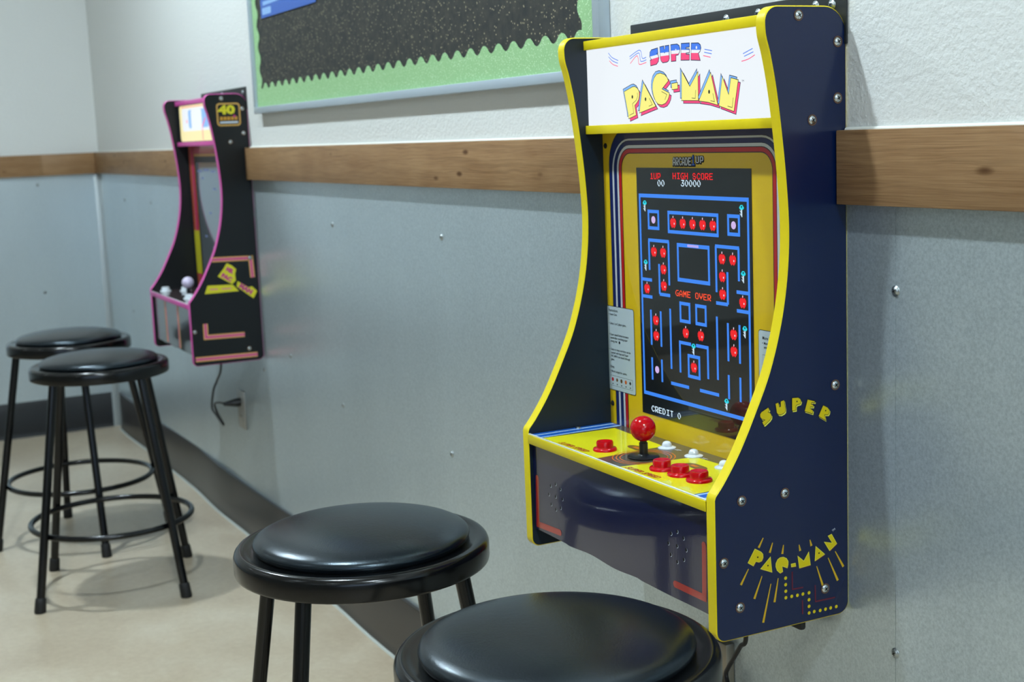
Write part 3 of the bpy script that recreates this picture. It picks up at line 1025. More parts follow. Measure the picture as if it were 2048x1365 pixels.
def cabinet_shell(name, loc, s):
    root = empty(name, loc)
    left = side_panel(root, 0.0, T, [s['side'], s['inside']], s['trim'])
    right = side_panel(root, W - T, W, [s['inside'], s['side']], s['trim'])
    box('back_panel', s['inside'], T, W - T, -0.012, -0.004, 0.03, 0.727, root)
    box('top_panel', s['side'], T, W - T, -0.0765, -0.012, 0.7180, 0.7270, root)
    box('marquee_rail', s['trim'], T - 0.0003, W - T + 0.0003, -0.0852, -0.0770, 0.7156, 0.7284, root, 0.0007)
    box('marquee_rail', s['trim'], T - 0.0003, W - T + 0.0003, -0.0860, -0.0590, 0.5966, 0.6088, root, 0.0007)
    deck = box('control_deck', s['deck'], T, W - T, -0.1985, -0.058, 0.1575, 0.1683, root)
    box('deck_rail', s['trim'], T + 0.0006, W - T - 0.0006, -0.2002, -0.1988, 0.1557, 0.1690, root, 0.0006)
    box('acrylic_sheet_edge', 'acrylic', T + 0.001, W - T - 0.001, -0.1988, -0.1962, 0.1684, 0.1704, root, 0.0005)
    bm = bmesh.new()
    n = 40
    for i in range(n + 1):
        x = T + (W - 2 * T) * i / n
        zb = 0.0265 + 0.0015 * math.sin(i * 0.55) * (1 if 8 < i < 26 else 0.2)
        q = [bm.verts.new(v) for v in ((x, -0.1925, zb), (x, -0.1925, 0.1555), (x, -0.182, 0.1555), (x, -0.182, zb))]
        if i:
            for k in range(4):
                bm.faces.new((pq[k], pq[(k + 1) % 4], q[(k + 1) % 4], q[k]))
        pq = q
    kick = from_bm('kick_panel', bm, s['kick'], root)
    marq = box('marquee_panel', s['marq'], T, W - T, -0.0802, -0.0765, 0.6089, 0.7155, root)
    bez = box('screen_bezel', s['bezel'], T, W - T, -0.0578, -0.048, 0.166, 0.6000, root)
    scr = box('screen', s['glass'], 0.1062, 0.3716, -0.0584, -0.0578, 0.1985, 0.5480, bez)
    return root, left, right, deck, kick, marq, bez, scr

def near_cabinet():
    s = dict(side='navy_side', inside='navy_inside', trim='yellow_trim', deck='deck_reflect', kick='navy_gloss', marq='q_white', bezel='bezel_yellow', glass='screen_glass')
    root, left, right, deck, kick, marq, bez, scr = cabinet_shell('arcade_cabinet', (0, 0, CAB_Z), s)
    tag(root, 'navy wall-mounted arcade cabinet with yellow trim and a lit white marquee', 'arcade cabinet')
    # marquee title, letter by letter
    face = front(0.0802)
    for k, P in ART['MS'].items():
        pr = Print(face, 0.0002)
        l = ART['MSb'][k]
        pr.poly(grow(P, 0.0007), 'q_navy', 0)
        Q = grow(P, -0.0003)
        pr.poly(clip(Q, l[0], l[1], True), 'q_blue', 1)
        pr.poly(clip(clip(Q, l[0], l[1], False), l[2], l[3], True), 'q_white', 1)
        pr.poly(clip(Q, l[2], l[3], False), 'q_pink', 1)
        if k == 'P':
            c = (0.2452, 0.7008)
            pr.poly([(c[0] + (0.0017 if i % 2 == 0 else 0.0007) * math.sin(math.pi * i / 5), c[1] + (0.0017 if i % 2 == 0 else 0.0007) * math.cos(math.pi * i / 5)) for i in range(10)], 'q_white', 2)
        if k == 'R':
            pr.disc((0.2917, 0.7002), 0.0016, 'q_white', 2, 10, 0.002)
        pr.build('letter', marq)
    keys = list(ART['MP'])
    marks = dict(P=(ART['MPl'][0], ART['MPd'][0]), A=(ART['MPl'][1], ART['MPd'][1]), C=(ART['MPl'][2], None), M=(ART['MPl'][3], None), A2=(ART['MPl'][4], ART['MPd'][2]), N=(ART['MPl'][5], None))
    for i, k in enumerate(keys):
        P = ART['MP'][k]
        pr = Print(face, 0.0002)
        a = shift(P, 0.0034, -0.0035)
        pr.poly(grow(a, 0.0007), 'q_navy', 0)
        pr.poly(grow(a, -0.0002), 'q_pink', 1)
        a = shift(P, -0.0030, 0.0032)
        pr.poly(grow(a, 0.0007), 'q_navy', 2)
        pr.poly(grow(a, -0.0002), 'q_sky', 3)
        pr.poly(grow(P, 0.0006), 'q_ink', 4)
        pr.poly(grow(P, -0.0002), 'q_yellow', 5)
        if k in marks:
            pr.stroke(marks[k][0], 0.0007, 'q_ink', 6)
            if marks[k][1]:
                pr.disc(marks[k][1], 0.0019, 'q_ink', 6, 14, 0.0025)
        pr.build('hyphen' if k == 'dash' else 'letter', marq)
    pr = Print(face, 0.0002)
    put_text(pr, 'TM', 0.3852, 0.6528, 0.0034, 'q_navy', 1)
    pr.build('trademark_sign', marq)
    for i in range(0, len(ART['Msw']), 3):
        pr = Print(face, 0.0002)
        for j in range(3):
            l = ART['Msw'][i + j]
            pts = [(p.x, p.y) for p in catmull([(q[0], q[1], 0) for q in l], 6)] if len(l) > 2 else l
            pr.stroke(pts, 0.0010, 'q_pink' if j == 2 else 'q_blue', 0)
        pr.build('swoosh', marq)
    # bezel print
    pr = Print(front(0.0578), 0.0002)
    X = [0.0328, 0.0406, 0.0457, 0.0535, 0.0587, 0.0658]
    Z = [0.6040, 0.5888, 0.5857, 0.5796, 0.5750, 0.5685]
    R = [0.052, 0.046, 0.041, 0.034, 0.029, 0.023]
    inks = ['p_navy', 'p_white', 'p_navy', 'p_white', 'p_red']
    arch(pr, (X[0] - 0.0008, Z[0], R[0]), (X[5] + 0.0012, Z[5] - 0.0010, R[5] - 0.001), 0.168, 'p_black', 0)
    for k in range(5):
        e = 0.0008 if k == 4 else 0.0003
        arch(pr, (X[k] + e, Z[k] - e, R[k]), (X[k + 1] - 0.0002, Z[k + 1] + 0.0002, R[k + 1]), 0.168, inks[k], 1)
    pr.build('stripe_print', bez)
    pr = Print(front(0.0578), 0.0006)
    def card(x0, x1, z0, z1):
        pr.rrect(x0, x1, z0, z1, 0.004, 'p_text', 0)
        pr.rrect(x0 + 0.0008, x1 - 0.0008, z0 + 0.0008, z1 - 0.0008, 0.0035, 'p_card', 1)
    def lines(ls, x, z, size, lead):
        for k, l in enumerate(ls):
            put_text(pr, l, x, z - k * lead, size, 'p_text', 2, bold=0.00008, sx=0.92)
    def bullet(x, z):
        pr.disc((x, z), 0.0007, 'p_text', 2, 8)
    card(0.0128, 0.0892, 0.2192, 0.3455)
    lines(['Instructions'], 0.0195, 0.3370, 0.0058, 0.0056)
    for z in (0.3330, 0.3195, 0.3030, 0.2808, 0.2478):
        bullet(0.0205, z)
    lines(['Insert Coin.'], 0.0228, 0.3315, 0.0046, 0.005)
    lines(['Select 1 or 2 player game.'], 0.0228, 0.3180, 0.0046, 0.005)
    lines(['Super speed button increases', 'speed after munching super', 'energy dot'], 0.0228, 0.3015, 0.0046, 0.005)
    pr.disc((0.0475, 0.2925), 0.0022, 'p_text', 2, 12)
    lines(['Gates to maze corridors can be', 'opened with keys and Super', 'PAC-MAN can munch through', 'gates.'], 0.0228, 0.2792, 0.0046, 0.005)
    lines(['Hints'], 0.0195, 0.2525, 0.0058, 0.005)
    lines(['Munch targets for points.'], 0.0228, 0.2462, 0.0046, 0.005)
    pr.rect(0.0190, 0.0812, 0.2258, 0.2412, 'p_text', 2)
    pr.rect(0.0194, 0.0808, 0.2262, 0.2408, 'p_card', 3)
    for k, (c, n) in enumerate((('p_red', 10), ('deck_brown', 5), ('deck_brown', 12), ('deck_orange', 12), ('p_text', 4))):
        pr.disc((0.026 + k * 0.0122, 0.2355), 0.0030, c, 4, n)
        pr.rect(0.0248 + k * 0.0122, 0.0276 + k * 0.0122, 0.2280, 0.2296, 'p_text', 4)
    pr.build('instruction_card', bez)
    pr = Print(front(0.0578), 0.0006)
    card(0.3815, 0.4579, 0.2192, 0.3490)
    lines(['More Hints'], 0.3895, 0.3372, 0.0058, 0.0056)
    bullet(0.3900, 0.3325)
    lines(['Munch', 'attack'], 0.3925, 0.3310, 0.0046, 0.005)
    pr.rect(0.3895, 0.4500, 0.2880, 0.3180, 'p_text', 2)
    pr.rect(0.3899, 0.4496, 0.2884, 0.3176, 'p_card', 3)
    for k in range(4):
        pr.disc((0.3965 + k * 0.0152, 0.3075), 0.0042, 'deck_brown', 4, 12)
    pr.build('instruction_card', bez)
    # maker's logo above the screen
    pr = Print(front(0.0578), 0.0002)
    def logo(body, x, z, px, py, gap, m):
        for i, ch in enumerate(body):
            rows = FONT[ch].split()
            bits(pr, rows, x + i * gap, z, 'p_black', px, 0, py, 0.0010)
            bits(pr, rows, x + i * gap + 0.0005, z - 0.0009, 'p_black', px, 0, py, 0.0010)
            bits(pr, rows, x + i * gap, z, m, px, 2, py, 0.00005)
    logo('ARCADE', 0.1982, 0.5618, 0.00092, 0.00150, 0.00735, 'p_white')
    logo('1', 0.2415, 0.5644, 0.00122, 0.00186, 0.009, 'p_blue')
    logo('UP', 0.2520, 0.5632, 0.00112, 0.00122, 0.0098, 'p_white')
    pr.build('maker_logo', bez)
    for x, z in ((0.0240, 0.5790), (0.0225, 0.1985), (0.456, 0.5790), (0.4575, 0.1985)):
        lathe('screw', 'dark_hole', [(0.004, 0.0), (0.004, 0.001), (0.0025, 0.0022), (0, 0.0024)], 14, bez, (x, -0.0578, z), 'y')
    # the game picture on the screen: score lines and a plain maze
    pr = Print(front(0.0584), 0.0002)
    ptext(pr, '1UP', 0.1415, 0.5410, 't_red')
    ptext(pr, 'HIGH SCORE', 0.1978, 0.5416, 't_red')
    ptext(pr, '00', 0.1600, 0.5315, 't_white')
    ptext(pr, '30000', 0.2171, 0.5322, 't_white')
    ptext(pr, 'GAME OVER', 0.1980, 0.3835, 't_orange')
    ptext(pr, 'CREDIT 0', 0.1302, 0.2125, 't_white')
    B = 't_blue'
    t2 = 0.0042
    def hbar(x0, x1, z, m=B, t=0.0085):
        pr.rect(x0, x1, z - t / 2, z + t / 2, m, 0)
    def vbar(x, z0, z1, m=B, t=t2):
        pr.rect(x - t / 2, x + t / 2, z0, z1, m, 0)
    def frame(x0, x1, z0, z1, t=0.0046):
        hbar(x0, x1, z1, t=t); hbar(x0, x1, z0, t=t); vbar(x0 + t2 / 2, z0, z1); vbar(x1 - t2 / 2, z0, z1)
    hbar(0.1115, 0.3660, 0.5095, t=0.0052); hbar(0.1115, 0.3660, 0.2290, t=0.0052)
    vbar(0.1135, 0.2290, 0.5095); vbar(0.3640, 0.2290, 0.5095)
    frame(0.1330, 0.1620, 0.4650, 0.4880)
    frame(0.1830, 0.3010, 0.4620, 0.4880)
    frame(0.3200, 0.3470, 0.4650, 0.4880)
    for x in (0.1965, 0.2195, 0.2425, 0.2655, 0.2885):
        fruit(pr, x, 0.4750)
    pr.disc((0.1475, 0.4765), 0.0052, 't_lilac', 1, 12)
    pr.disc((0.3335, 0.4765), 0.0052, 't_lilac', 1, 12)
    frame(0.2040, 0.2800, 0.3980, 0.4450, 0.0052)
    hbar(0.2290, 0.2550, 0.4450, 't_lilac', 0.0034)
    for sgn in (0, 1):
        mx = (lambda x: x) if not sgn else (lambda x: 0.4775 - x)
        vbar(mx(0.1345), 0.4060, 0.4480); vbar(mx(0.1835), 0.3880, 0.4480)
        a, b = sorted((mx(0.1330), mx(0.1850)))
        hbar(a, b, 0.4480, t=0.0046)
        for x, z in ((0.1470, 0.4330), (0.1700, 0.4330), (0.1700, 0.4100), (0.1700, 0.3870)):
            fruit(pr, mx(x), z)
        a, b = sorted((mx(0.1590), mx(0.1850)))
        hbar(a, b, 0.3740, t=0.0046)
        vbar(mx(0.1590), 0.3740, 0.4160)
        a, b = sorted((mx(0.1135), mx(0.1400)))
        hbar(a, b, 0.3920, t=0.0046); hbar(a, b, 0.3680, t=0.0046)
        fruit(pr, mx(0.1270), 0.3800)
        keyitem(pr, mx(0.1265), 0.4950); keyitem(pr, mx(0.1250), 0.4120)
        vbar(mx(0.1350), 0.3000, 0.3500); vbar(mx(0.1600), 0.3000, 0.3500)
        vbar(mx(0.1350), 0.2500, 0.2820); vbar(mx(0.1600), 0.2500, 0.2820)
        fruit(pr, mx(0.1475), 0.3370); fruit(pr, mx(0.1475), 0.3150)
        vbar(mx(0.1840), 0.2720, 0.3560)
        a, b = sorted((mx(0.1820), mx(0.2260)))
        hbar(a, b, 0.2520, t=0.0046)
        frame(*(sorted((mx(0.2070), mx(0.2330)))), 0.3420, 0.3660)
        fruit(pr, mx(0.2210), 0.3270)
        a, b = sorted((mx(0.2040), mx(0.2330)))
        hbar(a, b, 0.3120, t=0.0046); vbar(mx(0.2060), 0.2700, 0.3120)
    frame(0.2240, 0.2535, 0.2680, 0.2960)
    fruit(pr, 0.2388, 0.2820)
    pr.disc((0.1475, 0.2660), 0.0052, 't_lilac', 1, 12)
    keyitem(pr, 0.2388, 0.3060); keyitem(pr, 0.3120, 0.2420); keyitem(pr, 0.3540, 0.3420)
    pr.build('game_picture', scr)
    # control deck
    pr = Print(deckplane, 0.0002)
    pr.poly([(0.050, 0.1930), (0.0560, 0.0760), (0.1973, 0.0830), (0.2029, 0.1930)], 'deck_yellow', 0)
    pr.poly([(0.2610, 0.1930), (0.2744, 0.0840), (0.4240, 0.0760), (0.4300, 0.1930)], 'deck_yellow', 0)
    for mir in (0, 1):
        mx = (lambda x: x) if not mir else (lambda x: W - x)
        for x0, x1, m in ((0.0165, 0.0255, 'deck_blue'), (0.0255, 0.0300, 'deck_pale'), (0.0300, 0.0430, 'deck_blue'), (0.0430, 0.0472, 'deck_pale'), (0.0472, 0.0490, 'deck_blue')):
            pr.poly([(mx(x0), 0.1980), (mx(x0), 0.060), (mx(x1), 0.060), (mx(x1), 0.1980)], m, 1)
    JX, JD = 0.2345, 0.1392
    for r in (0.031, 0.036, 0.041):
        pr.ring((JX, JD), r, r + 0.0016, 'deck_orange', 1)
    for cx, cd in ((0.186, 0.118), (0.318, 0.113)):
        pts = []
        for k in range(24):
            a = 2 * math.pi * k / 24
            pts.append((cx + 0.006 * (1 if math.cos(a) > 0 else -1) + 0.016 * math.cos(a), cd + 0.0085 * math.sin(a)))
        pr.poly(pts, 'deck_brown', 1)
        pr.poly([(cx - 0.010, cd + 0.003), (cx + 0.004, cd + 0.003), (cx + 0.004, cd - 0.003), (cx - 0.010, cd - 0.003)], 'deck_orange', 2)
    def decktext(body, x, d, size, m, ang):
        ca, sa = math.cos(ang), math.sin(ang)
        for poly in text_polys(body, size, bold=size * 0.03, italic=0.25):
            pr.poly([(x + px * ca - pz * sa, d - (px * sa + pz * ca)) for px, pz in poly], m, 2)
    decktext('SUPER SPEED', 0.090, 0.1905, 0.0125, 'deck_red', 0.04)
    decktext('SUPER SPEED', 0.268, 0.1905, 0.0125, 'deck_red', 0.04)
    pr.stroke([(0.395, 0.118), (0.425, 0.114)], 0.0006, 'p_black', 1)
    pr.stroke([(0.398, 0.114), (0.428, 0.110)], 0.0006, 'p_black', 1)
    for x in (0.222, 0.284):
        pr.rect(x, x + 0.012, 0.078, 0.0795, 'p_white', 1)
        pr.rect(x, x + 0.009, 0.081, 0.0825, 'p_white', 1)
    pr.build('deck_print', deck)
    for x, d in ((0.1679, 0.1596), (0.3045, 0.1560), (0.3425, 0.1535), (0.3805, 0.1510)):
        button(root, 'push_button', x, d, 0.0165, 'red_button')
    for x, d in ((0.2088, 0.0855), (0.2700, 0.0835), (0.3449, 0.0880)):
        button(root, 'start_button', x, d, 0.0125, 'white_button', True)
    joystick(root, JX, JD, 'red_button')
    lathe('screw', 'chrome', [(0.0042, 0.0), (0.004, 0.0014), (0.002, 0.0024), (0, 0.0026)], 14, deck, (0.0225, -0.1190, 0.1690))
    # kick panel print and speaker grilles
    pr = Print(front(0.1925), 0.0002)
    for l in ART['Kred']:
        pr = Print(front(0.1925), 0.0002)
        pr.stroke(l, 0.0090, 'kick_red', 0)
        for p in (l[0], l[-1], l[1]):
            pr.disc(p, 0.0045, 'kick_red', 2)
        pr.build('bracket_print', kick)
    for i, h in enumerate(ART['Khol']):
        pr = Print(front(0.1925), 0.0002)
        pr.disc(h, 0.0027, 'dark_hole', 0, 14)
        pr.poly([(h[0] + 0.0026 * math.cos(a), h[1] + 0.0026 * math.sin(a)) for a in [math.radians(-100 + k * 20) for k in range(10)]] +
                [(h[0] - 0.0005 + 0.0024 * math.cos(a), h[1] + 0.0003 + 0.0024 * math.sin(a)) for a in [math.radians(80 - k * 20) for k in range(10)]], 's_white', 1)
        pr.build('speaker_hole', kick)
    # side art: words, rays, dots
    for k, P in ART['SS'].items():
        pr = Print(outer, 0.0003)
        pr.poly(shift(P, -0.0013, -0.0018), 's_pale', 0)
        pr.poly(grow(P, 0.0004), 's_black', 1)
        pr.poly(grow(P, -0.0003), 's_yellow', 2)
        if k in 'PR':
            pr.disc(ART['SSd'][0 if k == 'P' else 1], 0.0011, 's_black', 3, 5)
        pr.build('letter', right)
    dots = dict(P=0, A=1, A2=2)
    for k, P in ART['SP'].items():
        pr = Print(outer, 0.0003)
        pr.poly(shift(P, -0.0008, -0.0014), 's_maroon', 0)
        pr.poly(grow(P, 0.0005), 's_pale', 1)
        pr.poly(grow(P, -0.0002), 's_yellow', 2)
        if k in dots:
            pr.disc(ART['SPd'][dots[k]], 0.0011, 's_black', 3, 10)
        pr.build('hyphen' if k == 'dash' else 'letter', right)
    pr = Print(outer, 0.0003)
    put_text(pr, 'TM', 0.0255, 0.1060, 0.0038, 's_white', 0, ang=0.45, flip=True)
    pr.build('trademark_sign', right)
    for a, b in ART['Sray']:
        pr = Print(outer, 0.0003)
        pr.stroke([a, b], 0.0012, 's_ray', 0, 0.0032)
        pr.build('ray_stripe', right)
    for c in ART['Sdot']:
        pr = Print(outer, 0.0003)
        pr.disc(c, 0.0022, 's_yellow', 0, 14)
        pr.build('dot', right)
    for l in ART['Smar']:
        pr = Print(outer, 0.0003)
        pr.stroke(l, 0.0018, 's_maroon', 0)
        pr.build('maze_line', right)
    for d, z in ART['Sscrew']:
        cab_screw(right, d, z, W)
    # wall bracket, latch and power cord
    plate = box('mounting_plate', 'steel_black', 0.0125, 0.4836, -0.0035, -0.0004, 0.690, 0.7512, root, 0.0012)
    for x, z in ((0.2491, 0.7385), (0.3175, 0.7395), (0.4295, 0.7380), (0.4590, 0.7365)):
        screw(SCREW_Y, (x, -0.0035, z), plate)
    bm = bmesh.new()
    bm_box(bm, 0.300, 0.424, -0.031, -0.021, -0.038, 0.03, 0.004)
    from_bm('latch_tab', bm, 'steel_black', root, True)
    z0 = -CAB_Z
    pts = catmull([(0.350, -0.066, 0.03), (0.3476, -0.060, 0.5015 + z0), (0.3339, -0.060, 0.4813 + z0), (0.3049, -0.058, 0.4436 + z0), (0.2985, -0.058, 0.4309 + z0),
                   (0.306, -0.06, 0.419 + z0), (0.318, -0.062, 0.405 + z0), (0.318, -0.055, 0.36 + z0), (0.28, -0.05, 0.33 + z0), (0.225, -0.055, 0.345 + z0), (0.205, -0.045, 0.375 + z0)], 8)
    tube('power_cord', 'cable', pts, 0.0032, 10, parent=root)
    box('plug', 'cable', 0.192, 0.218, -0.050, -0.0165, 0.362 + z0, 0.388 + z0, root, 0.004)
    return root

def joystick(root, x, d, ballmat):
    j = lathe('joystick_base', 'joy_black', [(0, 0.0008), (0.0215, 0.0008), (0.0215, 0.002), (0.020, 0.0028), (0.008, 0.0034), (0.0065, 0.0050), (0, 0.005)], 36, root, (x, -d, 0.1684))
    lathe('shaft', 'joy_black', [(0.0058, 0.003), (0.0058, 0.020), (0.0046, 0.0205), (0.0046, 0.026)], 20, j, (x, -d, 0.1684))
    R = 0.0172
    c = 0.0390
    prof = [(R * math.sin(math.radians(a)), c - R * math.cos(math.radians(a))) for a in range(0, 181, 9)]
    prof[0] = (0, prof[0][1]); prof[-1] = (0, prof[-1][1])
    lathe('ball_top', ballmat, prof, 36, j, (x, -d, 0.1684))

near_cabinet()

def far_cabinet():
    s = dict(side='far_black', inside='far_black', trim='far_pink', deck='far_deck', kick='far_kick', marq='far_black', bezel='far_black', glass='far_glass')
    root, left, right, deck, kick, marq, bez, scr = cabinet_shell('arcade_cabinet', (FAR_X, 0, FAR_Z), s)
    tag(root, 'black wall-mounted arcade cabinet with pink trim hanging nearer the room corner', 'arcade cabinet')
    pr = Print(front(0.0802), 0.0003)
    pr.rrect(0.045, W - 0.045, 0.6105, 0.7140, 0.012, 'q_cream', 0)
    pr.rrect(0.075, W - 0.075, 0.640, 0.7060, 0.010, 'q_white', 1)
    pr.rrect(0.150, W - 0.110, 0.648, 0.7000, 0.010, 'q_sky', 2)
    pr.rrect(0.180, W - 0.180, 0.640, 0.7000, 0.010, 'q_white', 3)
    pr.stroke([(0.07, 0.7095), (0.41, 0.7095)], 0.0016, 'q_pink', 2)
    pr.stroke([(0.30, 0.612), (0.30, 0.650), (0.34, 0.675)], 0.006, 'q_pink', 3)
    pr.disc((0.13, 0.668), 0.005, 'q_pink', 3)
    pr.build('lit_sign', marq)
    pr = Print(front(0.0578), 0.0003)
    for mir in (0, 1):
        mx = (lambda x: x) if not mir else (lambda x: W - x)
        for x0, x1, z0, z1, m, l in ((0.030, 0.092, 0.168, 0.597, 'far_orange', 0), (0.033, 0.089, 0.168, 0.597, 'far_red', 1),
                                     (0.048, 0.055, 0.168, 0.597, 'far_orange', 2), (0.060, 0.068, 0.168, 0.597, 'far_magenta', 2),
                                     (0.030, 0.092, 0.215, 0.345, 'far_yellow', 3)):
            a, b = sorted((mx(x0), mx(x1)))
            pr.rect(a, b, z0, z1, m, l)
    pr.rect(0.092, W - 0.092, 0.574, 0.597, 'far_red', 1)
    pr.rect(0.092, W - 0.092, 0.566, 0.573, 'far_orange', 1)
    pr.build('stripe_print', bez)
    pr = Print(front(0.0584), 0.0002)
    for x, z, w in ((0.125, 0.520, 0.05), (0.19, 0.524, 0.06), (0.27, 0.520, 0.05), (0.16, 0.500, 0.03), (0.28, 0.47, 0.04), (0.22, 0.40, 0.03), (0.16, 0.33, 0.02), (0.24, 0.30, 0.03)):
        pr.rect(x, x + w, z, z + 0.006, 't_dimblue', 0)
    pr.build('game_picture', scr)
    for x, d in ((0.045, 0.162), (0.085, 0.112), (0.3050, 0.1560), (0.3430, 0.1535), (0.3810, 0.1510)):
        button(root, 'push_button', x, d, 0.0165, 'white_button')
    joystick(root, 0.2345, 0.1392, 'lilac_ball')
    pr = Print(front(0.1925), 0.0002)
    for x0, x1, m in ((0.150, 0.158, 'far_tan'), (0.158, 0.170, 'far_salmon'), (0.300, 0.312, 'far_salmon'), (0.312, 0.320, 'far_tan')):
        pr = Print(front(0.1925), 0.0002)
        pr.rect(x0, x1, 0.030, 0.153, m, 0)
        pr.build('stripe', kick)
    # side art: rail lines, title plaques, badge
    pr = Print(outer, 0.0004)
    def railline(l):
        pr = Print(outer, 0.0004)
        pr.stroke(l, 0.0135, 'far_tan', 0)
        pr.stroke(l, 0.0085, 'far_salmon', 1)
        pr.stroke(l, 0.0035, 'far_magenta', 2)
        pr.build('rail_line', right)
    railline([(0.1290, 0.2878), (0.0201, 0.2848), (0.0182, 0.2309)])
    railline([(0.1596, 0.1143), (0.1602, 0.0770), (0.0520, 0.0745)])
    railline([(0.1930, 0.0181), (0.0190, 0.0152)])
    pr.poly([(0.1457, 0.2184), (0.0762, 0.2157), (0.0595, 0.1964), (0.1551, 0.1960)], 'far_plaque', 3)
    pr.stroke([(0.1398, 0.2074), (0.1180, 0.2066)], 0.0035, 'far_salmon', 4)
    pr.stroke([(0.1080, 0.2062), (0.0804, 0.2055)], 0.0035, 'far_salmon', 4)
    pr.build('plaque', right)
    pr = Print(outer, 0.0012)
    pr.poly([(0.0888, 0.2757), (0.0758, 0.2691), (0.0631, 0.2570), (0.0674, 0.2440), (0.0664, 0.2261), (0.0773, 0.2169), (0.1160, 0.2414), (0.0989, 0.2610)], 'far_plaque', 0)
    put_text(pr, 'MS.', 0.0930, 0.2570, 0.0150, 'far_magenta', 1, ang=-0.55, flip=True, bold=0.0012)
    put_text(pr, 'PAC', 0.1075, 0.2400, 0.0165, 'far_magenta', 1, ang=-0.55, flip=True, bold=0.0012)
    pr.build('title_plaque', right)
    pr = Print(outer, 0.0012)
    pr.poly([(0.0620, 0.2240), (0.0315, 0.2040), (0.0222, 0.2066), (0.0083, 0.1919), (0.0200, 0.1726), (0.0654, 0.2092)], 'far_plaque', 0)
    put_text(pr, 'MAN', 0.0600, 0.2075, 0.0185, 'far_magenta', 1, ang=-0.62, flip=True, bold=0.0012)
    pr.build('title_plaque', right)
    pr = Print(outer, 0.0004)
    pr.rrect(0.0210, 0.0865, 0.6470, 0.7085, 0.009, 'far_tan', 0)
    pr.rrect(0.0250, 0.0825, 0.6510, 0.7045, 0.006, 'far_black', 1)
    put_text(pr, '40', 0.0810, 0.6800, 0.0310, 'far_plaque', 2, flip=True, bold=0.0016, sx=1.45)
    pr.disc((0.0380, 0.6730), 0.0035, 'far_magenta', 3, 10)
    for k in range(5):
        pr.rect(0.0300 + k * 0.0100, 0.0380 + k * 0.0100, 0.6625, 0.6720, 'far_orange', 2)
    pr.rect(0.0290, 0.0785, 0.6545, 0.6590, 's_white', 2)
    pr.build('badge', right)
    for d, z in ((0.0713, 0.7209), (0.0152, 0.6926), (0.0158, 0.6266), (0.0536, 0.6038), (0.1900, 0.0944), (0.0411, 0.0339), (0.0217, 0.2855)):
        cab_screw(right, d, z, W)
    plate = box('mounting_plate', 'steel_black', 0.0125, 0.4836, -0.0035, -0.0004, 0.690, 0.7512, root, 0.0012)
    for x, z in ((0.456, 0.736), (0.2491, 0.7400), (0.100, 0.7400)):
        screw(SCREW_Y, (x, -0.0035, z), plate)
    fx, fz = -FAR_X, -FAR_Z
    pts = catmull([(-2.245 + fx, -0.055, 0.05), (-2.2511 + fx, -0.05, 0.5136 + fz), (-2.33 + fx, -0.045, 0.458 + fz), (-2.3600 + fx, -0.05, 0.425 + fz), (-2.3939 + fx, -0.05, 0.3664 + fz), (-2.345 + fx, -0.05, 0.349 + fz),
                   (-2.275 + fx, -0.05, 0.3330 + fz), (-2.272 + fx, -0.052, 0.340 + fz), (-2.330 + fx, -0.052, 0.363 + fz), (-2.318 + fx, -0.06, 0.390 + fz), (-2.27 + fx, -0.058, 0.402 + fz), (-2.222 + fx, -0.052, 0.4040 + fz)], 8)
    tube('power_cord', 'cable', pts, 0.0034, 8, parent=root)
    bm = bmesh.new()
    bm_tube(bm, [(-2.225 + fx, -0.058, 0.404 + fz), (-2.220 + fx, -0.034, 0.405 + fz), (-2.220 + fx, -0.020, 0.405 + fz), (-2.220 + fx, -0.0075, 0.405 + fz)], [0.005, 0.010, 0.013, 0.013], 10)
    from_bm('plug', bm, 'cable', root, True)
    return root
far_cabinet()

# ------------------------------------------------------------------ wall outlets
def outlet(x, z, m, depth, label):
    root = empty('wall_outlet', (x, 0, z))
    tag(root, label, 'outlet')
    box('cover_plate', m, -0.036, 0.036, -depth, -0.0015, -0.058, 0.058, root, 0.0022)
    for dz in (0.021, -0.021):
        bm = bmesh.new()
        bm_lathe(bm, [(0.0165, depth - 0.0002), (0.0160, depth + 0.0012), (0.0, depth + 0.0012)], 24, (0, 0, dz), 'y')
        sock = from_bm('socket', bm, 'outlet_ivory' if m != 'outlet_steel' else 'steel_black', root, True)
        for dx, h in ((-0.006, 0.008), (0.006, 0.0065)):
            box('slot', 'dark_hole', dx - 0.001, dx + 0.001, -depth - 0.0016, -depth - 0.0010, dz - h / 2 + 0.002, dz + h / 2 + 0.002, sock)
    return root
outlet(-2.2200, 0.3830, 'outlet_ivory', 0.007, 'wall outlet below the pink-trimmed cabinet with a black plug in it')
outlet(0.2040, 0.3860, 'outlet_steel', 0.016, 'steel-covered wall outlet below the yellow-trimmed cabinet, half behind a stool')

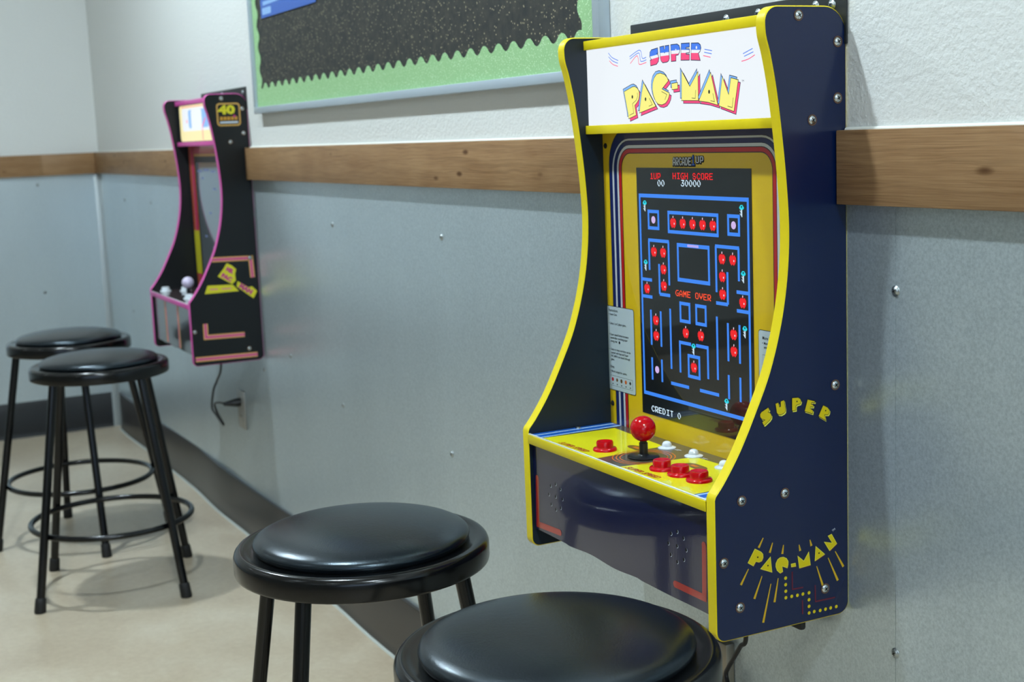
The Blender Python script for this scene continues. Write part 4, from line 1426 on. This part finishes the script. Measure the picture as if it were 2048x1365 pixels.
# ------------------------------------------------------------------ stools
SEAT_Z, RIM_H, RIM_R, CUSH_R = 0.6097, 0.0336, 0.1788, 0.1519
def make_stool():
    root = empty('round_stool', (0, 0, 0))
    zt, zb = SEAT_Z, SEAT_Z - RIM_H
    seat = lathe('seat_pan', 'black_paint', [(0, zt - 0.002), (0.150, zt - 0.002), (0.1545, zt - 0.0026), (0.162, zt - 0.0014), (0.168, zt), (0.1715, zt - 0.0004), (0.1748, zt - 0.0020), (0.1774, zt - 0.0052), (RIM_R, zt - 0.0095),
                                    (RIM_R, zb + 0.004), (RIM_R - 0.0008, zb + 0.0012), (RIM_R - 0.003, zb), (RIM_R - 0.008, zb + 0.003), (0.165, zb + 0.012), (0, zb + 0.014)], 72, root, angle=60)
    pr = [(0.1490, -0.002), (0.1515, 0.0018), (CUSH_R, 0.0045), (0.1508, 0.0080), (0.1475, 0.0112), (0.142, 0.0140), (0.133, 0.0170), (0.118, 0.0202), (0.098, 0.0232), (0.072, 0.0256), (0.044, 0.0270), (0.018, 0.0276), (0, 0.0277)]
    lathe('cushion', 'black_vinyl', [(r, zt + h) for r, h in pr], 72, root, angle=80)
    for k in range(4):
        a = k * math.pi / 2
        ca, sa = math.cos(a), math.sin(a)
        top = Vector((0.152 * ca, 0.152 * sa, zb + 0.012))
        bot = Vector((0.2585 * ca, 0.2585 * sa, 0.004))
        leg = tube('leg', 'black_paint', [top, bot], 0.0110, 16, parent=root)
        d = (bot - top).normalized()
        q = bot - d * 0.034
        bm = bmesh.new()
        bm_tube(bm, [q, q + d * 0.003, q + d * 0.012, Vector((bot.x, bot.y, 0.003)), Vector((bot.x, bot.y, 0.0002))], [0.0120, 0.0138, 0.0142, 0.0148, 0.0142], 16)
        from_bm('rubber_foot', bm, 'rubber', leg, True, 50)
    ring = [(0.2086 * math.cos(2 * math.pi * i / 64), 0.2086 * math.sin(2 * math.pi * i / 64), 0.1862) for i in range(64)]
    tube('foot_ring', 'black_paint', ring, 0.0078, 12, True, root)
    return root
S0 = make_stool()
STOOLS = [(-0.0157, -0.4521, -0.8943, 'black padded stool in front of the yellow-trimmed cabinet, its whole seat in view'),
          (0.4935, -0.4197, -0.75, 'nearest black padded stool, its seat cut off by the bottom edge of the photo'),
          (-1.9606, -0.4509, -1.0354, 'black padded stool below the pink-trimmed cabinet, overlapping another stool behind it'),
          (-2.4880, -0.4407, 0.0452, 'farthest black padded stool, partly hidden behind another stool at the left edge')]
for i, (x, y, r, label) in enumerate(STOOLS):
    o = S0 if i == 0 else copy_tree(S0)
    o.location = (x, y, 0)
    o.rotation_euler = (0, 0, r)
    tag(o, label, 'stool', 'round black stools along the wall')
